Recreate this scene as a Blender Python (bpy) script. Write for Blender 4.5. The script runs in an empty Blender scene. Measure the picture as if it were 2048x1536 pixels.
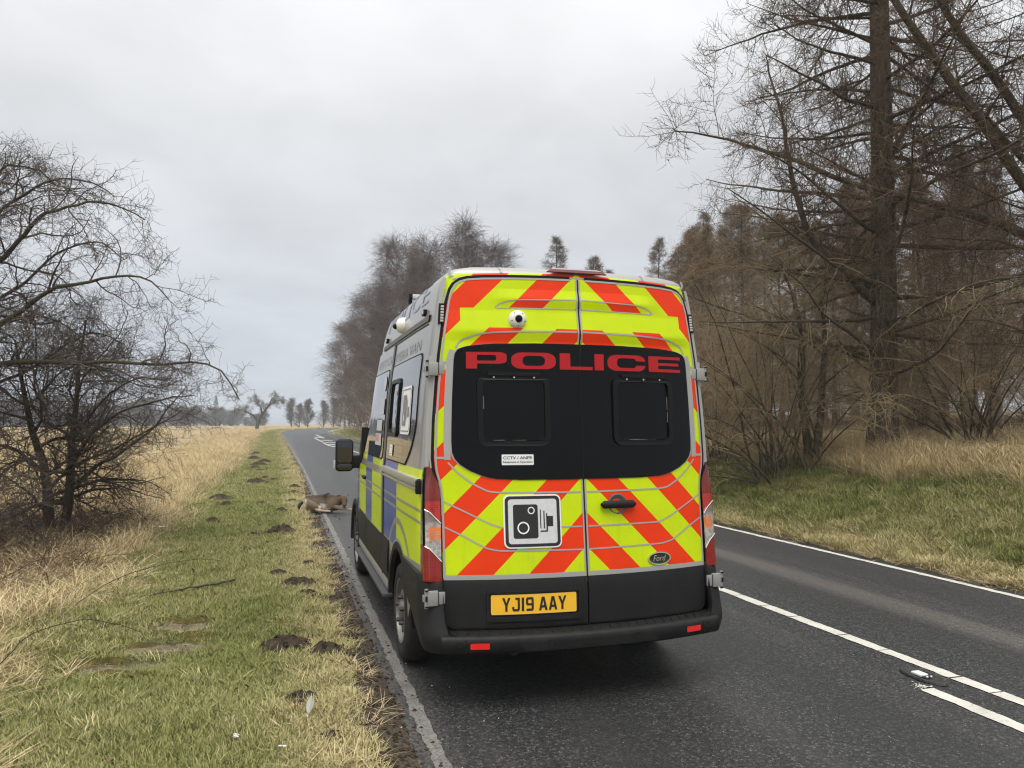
import bpy, bmesh, math, random
import numpy as np
from mathutils import Vector, Matrix

S = bpy.context.scene
COL = S.collection
RAD = math.radians

# ------------------------------------------------------------------ camera
cam_d = bpy.data.cameras.new('camera')
cam = bpy.data.objects.new('camera', cam_d)
COL.objects.link(cam)
CAM = (0.0, 0.0, 1.66)
cam.location = CAM
cam.rotation_euler = (RAD(90 + 2.94), 0, RAD(-16.63))
cam_d.sensor_width = 36.0
cam_d.lens = 36.0 * 1538.0 / 2048.0
cam_d.clip_start = 0.05
cam_d.clip_end = 4000
S.camera = cam

# ------------------------------------------------------------------ sky + sun
SUN_EL, SUN_AZ = RAD(64), RAD(205)      # azimuth clockwise from +Y
world = bpy.data.worlds.new('World')
S.world = world
world.use_nodes = True
wt = world.node_tree
wt.nodes.clear()
HAZE = 0.0010
SUN_W, SUN_ANG = 1.5, RAD(38)
SKY_STRENGTH = 0.1

sun_d = bpy.data.lights.new('sun', 'SUN')
sun_d.energy = SUN_W
sun_d.angle = SUN_ANG
sun_d.color = (1.0, 0.97, 0.92)
sun = bpy.data.objects.new('sun', sun_d)
COL.objects.link(sun)
_sd = Vector((math.sin(SUN_AZ) * math.cos(SUN_EL), math.cos(SUN_AZ) * math.cos(SUN_EL), math.sin(SUN_EL)))
sun.rotation_euler = _sd.to_track_quat('Z', 'Y').to_euler()
sun.location = _sd * 60

vs = S.view_settings
vs.view_transform = 'Standard'
vs.look = 'None'
vs.exposure = 0.52
vs.gamma = 1.0
vs.use_curve_mapping = False
S.render.engine = 'CYCLES'
S.cycles.use_denoising = True
S.cycles.use_adaptive_sampling = False
S.cycles.max_bounces = 5
S.cycles.diffuse_bounces = 2
S.cycles.glossy_bounces = 3
S.cycles.transmission_bounces = 3
S.cycles.volume_bounces = 0
S.cycles.transparent_max_bounces = 6
S.cycles.sample_clamp_indirect = 6
S.cycles.filter_width = 1.2


# ------------------------------------------------------------------ node helper
class NT:
    def __init__(self, tree):
        self.t = tree
        self.n = tree.nodes
        self.l = tree.links

    def put(self, sock, v):
        if v is None:
            return
        if hasattr(v, 'is_output') or isinstance(v, bpy.types.NodeSocket):
            self.l.new(v, sock)
        else:
            if isinstance(v, (tuple, list)) and len(v) == 3 and sock.type == 'RGBA':
                v = (*v, 1)
            sock.default_value = v

    def node(self, typ, ins=None, **kw):
        nd = self.n.new(typ)
        for k, v in kw.items():
            setattr(nd, k, v)
        for k, v in (ins or {}).items():
            self.put(nd.inputs[k], v)
        return nd

    def m(self, op, a, b=None, c=None, clamp=False):
        nd = self.n.new('ShaderNodeMath')
        nd.operation = op
        nd.use_clamp = clamp
        for i, v in enumerate((a, b, c)):
            if v is not None:
                self.put(nd.inputs[i], v)
        return nd.outputs[0]

    def mix(self, f, a, b, mode='MIX'):
        nd = self.n.new('ShaderNodeMix')
        nd.data_type = 'RGBA'
        nd.blend_type = mode
        self.put(nd.inputs[0], f)
        self.put(nd.inputs[6], a)
        self.put(nd.inputs[7], b)
        return nd.outputs[2]

    def noise(self, vec, scale, detail=3, rough=0.5, dist=0.0):
        nd = self.node('ShaderNodeTexNoise', {'Scale': scale, 'Detail': detail, 'Roughness': rough, 'Distortion': dist})
        if vec is not None:
            self.l.new(vec, nd.inputs['Vector'])
        return nd.outputs[0]

    def ramp(self, f, stops, interp='LINEAR'):
        nd = self.n.new('ShaderNodeValToRGB')
        cr = nd.color_ramp
        cr.interpolation = interp
        while len(cr.elements) < len(stops):
            cr.elements.new(0.5)
        for e, (p, c) in zip(cr.elements, stops):
            e.position = p
            if not isinstance(c, (tuple, list)):
                c = (c, c, c)
            e.color = (*c, 1)
        self.put(nd.inputs[0], f)
        return nd.outputs[0]

    def rng(self, v, a, b, c=0.0, d=1.0, smooth=False):
        nd = self.n.new('ShaderNodeMapRange')
        nd.interpolation_type = 'SMOOTHSTEP' if smooth else 'LINEAR'
        for i, x in enumerate((v, a, b, c, d)):
            self.put(nd.inputs[i], x)
        return nd.outputs[0]

    def xyz(self, v):
        nd = self.n.new('ShaderNodeSeparateXYZ')
        self.l.new(v, nd.inputs[0])
        return nd.outputs

    def comb(self, x, y, z):
        nd = self.n.new('ShaderNodeCombineXYZ')
        for i, v in enumerate((x, y, z)):
            self.put(nd.inputs[i], v)
        return nd.outputs[0]

    def attr(self, name, typ='GEOMETRY'):
        nd = self.n.new('ShaderNodeAttribute')
        nd.attribute_name = name
        nd.attribute_type = typ
        return nd.outputs

    def bump(self, h, strength=0.3, dist=0.01):
        nd = self.node('ShaderNodeBump', {'Strength': strength, 'Distance': dist})
        self.l.new(h, nd.inputs['Height'])
        return nd.outputs[0]


# world shader: Nishita daylight behind a deck of overcast cloud
w = NT(wt)
tc = w.node('ShaderNodeTexCoord').outputs['Generated']
sx, sy, sz = w.xyz(tc)
sky = w.node('ShaderNodeTexSky', sky_type='NISHITA')
sky.sun_disc = False
sky.sun_elevation = SUN_EL
sky.sun_rotation = SUN_AZ
zc = w.m('MAXIMUM', sz, 0.0)
deck = w.ramp(zc, [(0.0, (.440, .480, .540)), (0.08, (.475, .510, .560)), (0.20, (.548, .566, .592)),
                   (0.36, (.605, .615, .625)), (0.50, (.76, .765, .77)), (0.75, (1.38, 1.38, 1.37)), (1.0, (1.62, 1.62, 1.60))])
# low cloud: direction projected on a cloud ceiling
inv = w.m('DIVIDE', 1.0, w.m('ADD', zc, 0.22))
cv = w.comb(w.m('MULTIPLY', sx, inv), w.m('MULTIPLY', sy, inv), 0.0)
c1 = w.noise(cv, 0.9, 4, 0.5, 0.4)
c2 = w.noise(cv, 2.6, 5, 0.55, 0.3)
cl = w.m('ADD', w.m('MULTIPLY', c1, 0.66), w.m('MULTIPLY', c2, 0.34))
cl = w.rng(cl, 0.32, 0.68, 0.83, 1.17)
deck = w.mix(1.0, deck, w.comb(cl, cl, cl), 'MULTIPLY')
deck10 = w.mix(1.0, deck, w.comb(9.3, 9.3, 9.3), 'MULTIPLY')
scol = w.mix(0.94, sky.outputs[0], deck10)
bg = w.node('ShaderNodeBackground', {'Strength': SKY_STRENGTH})
w.l.new(scol, bg.inputs['Color'])
wo = w.node('ShaderNodeOutputWorld')
w.l.new(bg.outputs[0], wo.inputs['Surface'])


# ------------------------------------------------------------------ materials
def mat(name, fn=None, color=None, rough=0.6, metal=0.0, spec=0.5, coat=0.0):
    m_ = bpy.data.materials.new(name)
    m_.use_nodes = True
    t = NT(m_.node_tree)
    b = m_.node_tree.nodes['Principled BSDF']
    b.inputs['Roughness'].default_value = rough
    b.inputs['Metallic'].default_value = metal
    b.inputs['Specular IOR Level'].default_value = spec
    b.inputs['Coat Weight'].default_value = coat
    if color:
        b.inputs['Base Color'].default_value = (*color, 1)
    if fn:
        fn(t, b)
    return m_


def objc(t):
    return t.node('ShaderNodeTexCoord').outputs['Object']


def varied(c0, c1, scale=8, bumps=0.0, detail=4, rough=None, bscale=None, dist=0.01):
    def fn(t, b):
        v = objc(t)
        n = t.noise(v, scale, detail, 0.6)
        t.put(b.inputs['Base Color'], t.mix(t.rng(n, .3, .7), c0, c1))
        if bumps:
            t.put(b.inputs['Normal'], t.bump(t.noise(v, bscale or scale * 3, 4, .6), bumps, dist))
        if rough:
            t.put(b.inputs['Roughness'], t.rng(n, .3, .7, rough[0], rough[1]))
    return fn


def sstep(a, b, x):
    t = np.clip((np.asarray(x, float) - a) / (b - a), 0, 1)
    return t * t * (3 - 2 * t)


def _hash(ix, iy, seed):
    n = (ix * 374761393 + iy * 668265263 + seed * 974634777) & 0x7fffffff
    n = ((n ^ (n >> 13)) * 1274126177) & 0x7fffffff
    return ((n ^ (n >> 16)) & 0xffff) / 65535.0


def vnoise(x, y, seed=0):
    x = np.asarray(x, float); y = np.asarray(y, float)
    ix = np.floor(x).astype(np.int64); iy = np.floor(y).astype(np.int64)
    fx = x - ix; fy = y - iy
    fx = fx * fx * (3 - 2 * fx); fy = fy * fy * (3 - 2 * fy)
    a = _hash(ix, iy, seed); b = _hash(ix + 1, iy, seed)
    c = _hash(ix, iy + 1, seed); d = _hash(ix + 1, iy + 1, seed)
    return (a * (1 - fx) + b * fx) * (1 - fy) + (c * (1 - fx) + d * fx) * fy


def fbm(x, y, seed=0, o=4):
    s = 0; a = .5; tot = 0
    for i in range(o):
        s = s + a * vnoise(x * 2 ** i, y * 2 ** i, seed + i * 17); tot += a; a *= .5
    return s / tot


# ------------------------------------------------------------------ mesh helpers
def np_mesh(name, V, F, smooth=True, mats=(), fm=None):
    """V (n,3); F list of arrays of (k,3) or (k,4) faces"""
    me = bpy.data.meshes.new(name)
    V = np.ascontiguousarray(V, dtype=np.float32)
    if not isinstance(F, (list, tuple)):
        F = [F]
    F = [np.asarray(f, dtype=np.int32) for f in F if len(f)]
    nl = sum(f.size for f in F); npoly = sum(len(f) for f in F)
    me.vertices.add(len(V)); me.loops.add(nl); me.polygons.add(npoly)
    me.vertices.foreach_set('co', V.ravel())
    me.loops.foreach_set('vertex_index', np.concatenate([f.ravel() for f in F]))
    sizes = np.concatenate([np.full(len(f), f.shape[1], np.int32) for f in F])
    starts = np.concatenate([[0], np.cumsum(sizes)[:-1]]).astype(np.int32)
    me.polygons.foreach_set('loop_start', starts)
    me.polygons.foreach_set('use_smooth', np.full(npoly, smooth))
    for m_ in mats:
        me.materials.append(m_)
    if fm is not None:
        me.polygons.foreach_set('material_index', np.asarray(fm, np.int32))
    me.update(calc_edges=True)
    return me


def link(name, me, parent=None, loc=None, label=None, cat=None, group=None, kind=None):
    o = bpy.data.objects.new(name, me)
    COL.objects.link(o)
    if parent is not None:
        o.parent = parent
    if loc is not None:
        o.location = loc
    if label: o['label'] = label
    if cat: o['category'] = cat
    if group: o['group'] = group
    if kind: o['kind'] = kind
    return o


def grid_faces(M, N, off=0, flip=False):
    i = np.arange(M - 1)[:, None] * N + np.arange(N - 1)[None, :] + off
    q = np.stack([i, i + 1, i + N + 1, i + N], -1).reshape(-1, 4)
    return q[:, ::-1] if flip else q


class MB:
    """collects faces for one mesh object"""
    def __init__(self):
        self.V = []; self.F = {3: [], 4: []}; self.n = 0

    def add(self, V, F):
        V = np.asarray(V, float).reshape(-1, 3)
        F = np.asarray(F)
        self.V.append(V); self.F[F.shape[1]].append(F + self.n); self.n += len(V)
        return self

    def grid(self, G, flip=False):
        G = np.asarray(G, float)
        return self.add(G.reshape(-1, 3), grid_faces(G.shape[0], G.shape[1], 0, flip))

    def box(self, c, d, rot=None, bev=0.0):
        x, y, z = np.array(d) / 2.0
        if bev <= 0:
            v = np.array([[a * x, b * y, e * z] for a in (-1, 1) for b in (-1, 1) for e in (-1, 1)])
            f = [[0, 1, 3, 2], [4, 6, 7, 5], [0, 4, 5, 1], [2, 3, 7, 6], [0, 2, 6, 4], [1, 5, 7, 3]]
        else:
            bm = bmesh.new()
            bmesh.ops.create_cube(bm, size=1)
            for q in bm.verts:
                q.co = Vector((q.co.x * 2 * x, q.co.y * 2 * y, q.co.z * 2 * z))
            bmesh.ops.bevel(bm, geom=bm.edges[:], offset=bev, segments=2, affect='EDGES', profile=.6)
            bmesh.ops.triangulate(bm, faces=bm.faces[:])
            bm.verts.index_update()
            v = np.array([q.co[:] for q in bm.verts]); f = [[l.index for l in p.verts] for p in bm.faces]
            bm.free()
        if rot is not None:
            v = v @ np.array(Matrix(rot)).T
        return self.add(v + np.array(c, float), f)

    def tube(self, P, R, m=6, cap=True):
        P = np.asarray(P, float); R = np.broadcast_to(np.asarray(R, float), (len(P),))
        V, Q = tubes(P[None], R[None], m)
        self.add(V, Q)
        if cap:
            for e in (0, -1):
                c = self.n
                k = len(V) - m if e == -1 else 0
                ring = V[k:k + m]
                self.add(np.vstack([ring, P[e]]), [[j, (j + 1) % m, m] for j in range(m)])
        return self

    def lathe(self, prof, c=(0, 0, 0), axis='x', n=32):
        """prof: (radius, along)"""
        a = np.linspace(0, 2 * np.pi, n + 1)
        G = []
        for r, h in prof:
            ca, sa = r * np.cos(a), r * np.sin(a)
            hh = np.full_like(a, h)
            G.append(np.stack({'x': (hh, ca, sa), 'y': (ca, hh, sa), 'z': (ca, sa, hh)}[axis], -1))
        G = np.array(G) + np.array(c, float)
        return self.grid(G)

    def mesh(self, name, mats, smooth=True):
        F = [np.vstack(self.F[k]) for k in (3, 4) if self.F[k]]
        return np_mesh(name, np.vstack(self.V), F, smooth, mats)

    def build(self, name, m_, parent=None, smooth=True, angle=None, **kw):
        mats = m_ if isinstance(m_, (list, tuple)) else [m_]
        me = self.mesh(name, mats, smooth)
        bm = bmesh.new(); bm.from_mesh(me)
        bmesh.ops.remove_doubles(bm, verts=bm.verts, dist=1e-5)
        bmesh.ops.recalc_face_normals(bm, faces=bm.faces)
        bm.to_mesh(me); bm.free()
        if smooth:
            me.set_sharp_from_angle(angle=RAD(angle or 40))
        return link(name, me, parent, **kw)


def tubes(P, R, m):
    """P (N,K,3), R (N,K) -> verts, quads"""
    N, K, _ = P.shape
    T = np.gradient(P, axis=1)
    T /= np.linalg.norm(T, axis=2, keepdims=True) + 1e-9
    ref = np.where(np.abs(T[:, :1, 2:3]) > .9, np.array([1., 0.2, 0.1]), np.array([0.05, 0.1, 1.]))
    ref = np.broadcast_to(ref, T.shape)
    A = np.cross(T, ref); A /= np.linalg.norm(A, axis=2, keepdims=True) + 1e-9
    B = np.cross(T, A)
    a = np.arange(m) * 2 * np.pi / m
    V = P[:, :, None, :] + R[:, :, None, None] * (np.cos(a)[None, None, :, None] * A[:, :, None, :] + np.sin(a)[None, None, :, None] * B[:, :, None, :])
    base = (np.arange(N) * K * m)[:, None, None] + (np.arange(K - 1) * m)[None, :, None]
    j = np.arange(m)[None, None, :]; j2 = (j + 1) % m
    Q = np.stack([base + j, base + j2, base + m + j2, base + m + j], -1).reshape(-1, 4)
    return V.reshape(-1, 3), Q


def fill_poly(loops, n_res=0):
    """2D loops (even-odd) -> V2 (n,2), list of faces"""
    cu = bpy.data.curves.new('tmp', 'CURVE')
    cu.dimensions = '2D'; cu.fill_mode = 'BOTH'
    for lp in loops:
        sp = cu.splines.new('POLY')
        sp.points.add(len(lp) - 1)
        for p, q in zip(sp.points, lp):
            p.co = (q[0], q[1], 0, 1)
        sp.use_cyclic_u = True
    o = bpy.data.objects.new('tmp', cu)
    me = bpy.data.meshes.new_from_object(o)
    V = np.array([v.co[:2] for v in me.vertices]); F = [list(p.vertices) for p in me.polygons]
    bpy.data.objects.remove(o); bpy.data.curves.remove(cu); bpy.data.meshes.remove(me)
    return V, F


def text_poly(txt, size=1.0, shear=0.0, spacing=1.0):
    cu = bpy.data.curves.new('tmp', 'FONT')
    cu.body = txt; cu.size = size; cu.shear = shear; cu.space_character = spacing
    cu.resolution_u = 3
    o = bpy.data.objects.new('tmp', cu)
    me = bpy.data.meshes.new_from_object(o)
    V = np.array([v.co[:2] for v in me.vertices]); F = [list(p.vertices) for p in me.polygons]
    bpy.data.objects.remove(o); bpy.data.curves.remove(cu); bpy.data.meshes.remove(me)
    return V, F


def rrect(x0, x1, y0, y1, r, n=5):
    pts = []
    for cx, cy, a0 in ((x1 - r, y0 + r, -90), (x1 - r, y1 - r, 0), (x0 + r, y1 - r, 90), (x0 + r, y0 + r, 180)):
        for k in range(n + 1):
            a = RAD(a0 + 90 * k / n)
            pts.append((cx + r * math.cos(a), cy + r * math.sin(a)))
    return pts


def ellipse(cx, cy, rx, ry, n=28):
    return [(cx + rx * math.cos(2 * math.pi * k / n), cy + ry * math.sin(2 * math.pi * k / n)) for k in range(n)]


def wrap_mesh(name, V, F, place, m_, parent, thick=0.0, cuts=(), axis=0, **kw):
    """2D polygons wrapped on a surface by place(u, v) -> xyz; optional bisect cuts along an axis; optional thickness inwards via place(u,v,depth)"""
    bm = bmesh.new()
    vs_ = [bm.verts.new((p[0], p[1], 0)) for p in V]
    for f in F:
        try:
            bm.faces.new([vs_[i] for i in f])
        except ValueError:
            pass
    for c in cuts:
        no = (1, 0, 0) if axis == 0 else (0, 1, 0)
        co = (c, 0, 0) if axis == 0 else (0, c, 0)
        bmesh.ops.bisect_plane(bm, geom=bm.verts[:] + bm.edges[:] + bm.faces[:], dist=1e-6, plane_co=co, plane_no=no)
    uv = {v: (v.co.x, v.co.y) for v in bm.verts}
    if thick:
        ex = bmesh.ops.extrude_face_region(bm, geom=bm.faces[:])
        nv = [g for g in ex['geom'] if isinstance(g, bmesh.types.BMVert)]
        nvs = set(nv)
        for v in bm.verts:
            u_, v_ = v.co.x, v.co.y
            v.co = Vector(place(u_, v_, 0.0 if v in nvs else -thick))
    else:
        for v in bm.verts:
            v.co = Vector(place(v.co.x, v.co.y, 0.0))
    bmesh.ops.triangulate(bm, faces=[f for f in bm.faces if len(f.verts) > 4])
    bmesh.ops.recalc_face_normals(bm, faces=bm.faces)
    me = bpy.data.meshes.new(name)
    bm.to_mesh(me); bm.free()
    for x in (m_ if isinstance(m_, (list, tuple)) else [m_]):
        me.materials.append(x)
    return link(name, me, parent, **kw)


# ------------------------------------------------------------------ terrain
def shift(y):
    y = np.asarray(y, float)
    return -.9 * sstep(25, 130, y) + 1.2 * sstep(95, 135, y) + np.where(y > 118, 0.0034 * (y - 118) ** 2, 0)


def base_z(y):
    return 0.62 * sstep(45, 150, y) + 0.35 * sstep(150, 420, y)


def zt(x, y):
    x = np.asarray(x, float); y = np.asarray(y, float)
    u = x - shift(y)
    z = base_z(y)
    lv = sstep(.74, .40, u)
    z = z + lv * (.035 + .05 * (fbm(x * 1.3, y * 1.3, 3) - .5))
    lf = sstep(-1.5, -4, u)
    z = z + lf * (.30 * (fbm(x * .09, y * .09, 5) - .5) + .06 * (fbm(x * .8, y * .8, 8) - .5)) - .12 * sstep(-2.2, -5, u)
    bk = 1 - .35 * sstep(22, 70, y)
    rb = 1.05 * bk * (.72 * sstep(7.0, 10.6, u) + .28 * np.clip((u - 7.0) / 3.6, 0, 1)) + .35 * sstep(10.6, 17, u) + .02 * np.clip(u - 15, 0, 120)
    z = z + rb + sstep(7.0, 8, u) * .14 * (fbm(x * .9, y * .9, 11) - .5)
    road = sstep(.66, .74, u) * sstep(7.02, 6.9, u)
    z = z - .03 * road
    return z


xs = np.unique(np.round(np.concatenate([
    np.linspace(-420, -40, 24), np.linspace(-40, -8, 22), np.linspace(-8, -2.2, 24), np.linspace(-2.2, 1.0, 66),
    np.linspace(1.0, 6.6, 10), np.linspace(6.6, 11.5, 50), np.linspace(11.5, 20, 24), np.linspace(20, 60, 22), np.linspace(60, 420, 20)]), 4))
ys = np.unique(np.round(np.concatenate([
    np.linspace(-40, 2, 22), np.linspace(2, 12, 130), np.linspace(12, 30, 100), np.linspace(30, 70, 70), np.linspace(70, 200, 70), np.linspace(200, 600, 36)]), 4))
GX, GY = np.meshgrid(xs, ys)
GXs = GX + shift(GY) * np.exp(-np.abs(GX - 3.5) / 90)
GZ = zt(GXs, GY)
me = np_mesh('ground', np.stack([GXs, GY, GZ], -1).reshape(-1, 3), grid_faces(len(ys), len(xs)))
UU = (GXs - shift(GY)).ravel()
mud = sstep(.20, .42, UU + .22 * (fbm(GXs * 2.2, GY * 2.2, 21) - .5).ravel()) * sstep(3, 1, UU)
mud = np.maximum(mud, .75 * np.exp(-(((GXs + .90) / .50) ** 2 + ((GY - 6.25) / .85) ** 2) ** 2).ravel())
mud = np.maximum(mud, sstep(7.14, 6.98, UU + .12 * (fbm(GXs * 3, GY * 3, 22) - .5).ravel()) * sstep(4, 6, UU))
dry = np.clip(sstep(-1.35, -2.3, UU) + sstep(9.3, 10.1, UU) * .9 + .8 * sstep(7.9, 7.1, UU) * sstep(4, 6, UU), 0, 1)
wood = sstep(10.6, 14, UU + 1.2 * (fbm(GXs * .4, GY * .4, 23) - .5).ravel()) * sstep(75, 60, GY.ravel())
for nm, arr in (('mud', mud), ('dry', dry), ('wood', wood)):
    at_ = me.attributes.new(nm, 'FLOAT', 'POINT')
    at_.data.foreach_set('value', np.ascontiguousarray(arr, dtype=np.float32))


def f_ground(t, b):
    v = objc(t)
    n1 = t.noise(v, 1.1, 5, .6); n2 = t.noise(v, 9, 5, .65); n3 = t.noise(v, 70, 3, .6)
    green = t.mix(t.rng(n2, .3, .7), (.12, .135, .04), (.22, .21, .08))
    dryc = t.mix(t.rng(n2, .3, .7), (.24, .18, .095), (.40, .31, .17))
    fx = t.mix(t.m('ADD', t.m('MULTIPLY', t.attr('dry')[2], .9), t.rng(n1, .42, .75, 0, .45), clamp=True), green, dryc)
    wd = t.mix(t.rng(n2, .3, .7), (.085, .055, .032), (.20, .135, .07))
    fx = t.mix(t.attr('wood')[2], fx, wd)
    mud_ = t.mix(t.rng(n3, .35, .7), (.035, .027, .02), (.12, .095, .07))
    fx = t.mix(t.attr('mud')[2], fx, mud_)
    t.put(b.inputs['Base Color'], fx)
    t.put(b.inputs['Normal'], t.bump(t.m('ADD', n3, n2), .7, .03))


M_ground = mat('ground', f_ground, rough=.95, spec=.15)
me.materials.append(M_ground)
link('ground', me, kind='structure')

# ---- road
yr_ = np.unique(np.round(np.concatenate([np.linspace(-40, 2, 20), np.linspace(2, 14, 160), np.linspace(14, 60, 150), np.linspace(60, 240, 120)]), 4))


def strip(name, u0, u1, ya, yb, z, m_, ragged=0.0, seed=0, nu=2, step=None, parent=None, kind='structure', thick=0):
    yy = yr_[(yr_ > ya) & (yr_ < yb)]
    if step:
        yy = np.arange(ya + step, yb, step)
    yy = np.concatenate([[ya], yy, [yb]])
    G = []
    for k in range(nu):
        f = k / (nu - 1)
        u = np.full_like(yy, u0 + (u1 - u0) * f)
        if ragged and k in (0, nu - 1):
            u = u + ragged * (fbm(yy * 9, yy * 0 + 3.3 + k, seed, 4) - .5) * 2 + ragged * .6 * (fbm(yy * 45, yy * 0 + 8.3 + k, seed, 2) - .5) * 2
        G.append(np.stack([u + shift(yy), yy, base_z(yy) + z], -1))
    G = np.array(G)
    me = np_mesh(name, G.reshape(-1, 3), grid_faces(nu, len(yy), flip=True), True, [m_])
    return link(name, me, parent, kind=kind)


def f_asph(t, b):
    v = objc(t)
    x, y, z = t.xyz(v)
    vo = t.node('ShaderNodeTexVoronoi', {'Scale': 75.0}); t.l.new(v, vo.inputs['Vector'])
    n1 = t.noise(v, .55, 4, .6); n2 = t.noise(v, 28, 4, .7); n3 = t.m('ADD', t.m('MULTIPLY', t.noise(v, 120, 3, .65), .60), t.m('MULTIPLY', t.xyz(vo.outputs['Color'])[0], .40))
    st = t.node('ShaderNodeMapping'); st.inputs['Scale'].default_value = (3.2, .10, 1); t.l.new(v, st.inputs['Vector'])
    n4 = t.noise(st.outputs[0], 1.0, 4, .6)
    c = t.ramp(n3, [(.25, (.005, .005, .005)), (.5, (.0165, .0172, .0178)), (.66, (.035, .0356, .036)), (.80, (.19, .185, .175))])
    c = t.mix(t.rng(n1, .35, .7, 0, .30), c, (.040, .039, .037))
    c = t.mix(t.rng(n4, .50, .80, 0, .4), c, (.075, .070, .062))
    # pale band of dust between the wheel tracks of the far lane
    n5 = t.noise(st.outputs[0], 2.2, 3, .6)
    d = t.m('ABSOLUTE', t.m('SUBTRACT', x, t.m('ADD', 5.42, t.m('MULTIPLY', t.m('SUBTRACT', n5, .5), .35))))
    band = t.m('MULTIPLY', t.rng(d, .03, .34, 1, 0, True), t.rng(n2, .3, .75, .15, .75))
    c = t.mix(band, c, (.135, .122, .105))
    # gritty channel along the near edge
    e = t.m('MULTIPLY', t.rng(x, .60, 1.0, 1, 0, True), t.rng(n2, .40, .65, 0, .9))
    e = t.m('MULTIPLY', e, t.rng(y, 60, 90, 1, 0))
    c = t.mix(e, c, (.11, .098, .082))
    # tyre polished tracks, darker and smoother
    trk = 0.0
    for xc_ in (1.75, 3.25, 4.95, 6.25):
        dd = t.m('ABSOLUTE', t.m('SUBTRACT', x, t.m('ADD', xc_, t.m('MULTIPLY', t.m('SUBTRACT', n1, .5), .35))))
        trk = t.m('ADD', trk, t.rng(dd, .10, .38, 1, 0, True), clamp=True)
    trk = t.m('MULTIPLY', trk, t.rng(n4, .3, .7, .25, .6))
    c = t.mix(trk, c, (.017, .0175, .018))
    # odd pale chippings
    w1 = t.node('ShaderNodeTexVoronoi', {'Scale': 26.0}); t.l.new(v, w1.inputs['Vector'])
    sp = t.m('MULTIPLY', t.rng(w1.outputs['Distance'], .06, .10, 1, 0), t.m('GREATER_THAN', t.xyz(w1.outputs['Color'])[0], .86))
    c = t.mix(sp, c, (.36, .35, .32))
    t.put(b.inputs['Base Color'], c)
    t.put(b.inputs['Roughness'], t.rng(n2, .3, .7, .44, .64))
    t.put(b.inputs['Normal'], t.bump(t.m('ADD', t.m('MULTIPLY', vo.outputs['Distance'], .8), n3), .42, .005))


M_asph = mat('asphalt', f_asph, rough=.7, spec=.5)
strip('road', .665, 7.02, -40, 235, 0.0, M_asph, ragged=.035, seed=5, nu=7)


def paint_mat(name, c0, c1, wear, sc=30):
    def fn(t, b):
        v = objc(t)
        n = t.noise(v, sc, 5, .7); n2 = t.noise(v, 4, 4, .6)
        c = t.mix(t.rng(n2, .3, .7), c0, c1)
        c = t.mix(t.rng(n, wear, wear + .14), c, (.075, .07, .062))
        t.put(b.inputs['Base Color'], c)
        t.put(b.inputs['Normal'], t.bump(n, .4, .004))
    return mat(name, fn, rough=.75, spec=.3)


M_pw = paint_mat('road paint white', (.45, .435, .38), (.58, .56, .50), .58, 45)
M_pg = paint_mat('road paint worn', (.13, .124, .112), (.22, .21, .19), .48, 60)
M_pf = paint_mat('road paint far', (.40, .39, .365), (.50, .49, .45), .60)
strip('edge_line', .735, .812, -30, 40, .004, M_pg, ragged=.018, seed=2, step=.03)
strip('edge_line', .745, .812, 40, 118, .004, M_pg)
strip('edge_line', 6.74, 6.83, -30, 45, .004, M_pw, ragged=.012, seed=4, step=.05)
strip('edge_line', 6.75, 6.82, 45, 120, .004, M_pf)
rs = random.Random(4)
y = -6.0
cl_root = None
while y < 34:                                     # cracked slabs of the solid centre line
    ln = rs.uniform(.28, .75)
    o = strip('centre_line' if cl_root is None else 'line_segment', 4.19 + rs.uniform(-.004, .004), 4.295, y, y + ln - rs.uniform(.008, .018), .005, M_pw,
              ragged=.010, seed=rs.randint(0, 99), step=.03, kind='structure', parent=cl_root)
    if cl_root is None:
        cl_root = o
    elif 'kind' in o:
        del o['kind']
    y += ln
strip('centre_line', 4.19, 4.29, 34, 48, .005, M_pf)
for ya, yb in ((-6.2, -3.1), (-1.8, 1.3), (2.6, 3.95)):
    strip('dashed_line', 3.835, 3.94, ya, yb, .005, M_pw, ragged=.014, seed=7 + int(yb), step=.025)
mb = MB(); rg = np.random.default_rng(8)
for k in range(60):
    cx = 3.885 + rg.normal(0, .028); cy = 3.96 + abs(rg.normal(0, .05)); r = rg.uniform(.003, .011)
    a = np.sort(rg.uniform(0, 2 * np.pi, 5)); p = np.stack([cx + r * np.cos(a), cy + r * np.sin(a), np.full(5, .0055 + k * 2e-5)], -1)
    mb.add(np.vstack([p, [[cx, cy, .0055 + k * 2e-5]]]), [[i, (i + 1) % 5, 5] for i in range(5)])
mb.build('paint_chips', M_pw, smooth=False, kind='structure')
for ya, yb, u0, u1 in ((50, 54, 4.4, 4.55), (55.5, 57, 3.6, 5.0), (60, 61.5, 3.7, 5.0), (57, 66, 3.5, 3.66), (66, 67.2, 3.8, 4.9), (68, 80, 3.6, 3.78), (72, 73.5, 3.9, 4.9), (80, 96, 4.5, 4.7), (83, 85, 3.8, 4.6)):
    strip('hatch_marking', u0, u1, ya, yb, .006, M_pf)

# ================================================================== POLICE VAN
VX, VY = 1.795, 4.42
van = link('police_van', None, loc=(VX, VY, 0), label='silver police camera van with red and yellow chevron rear doors parked at the roadside', cat='van')

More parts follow.
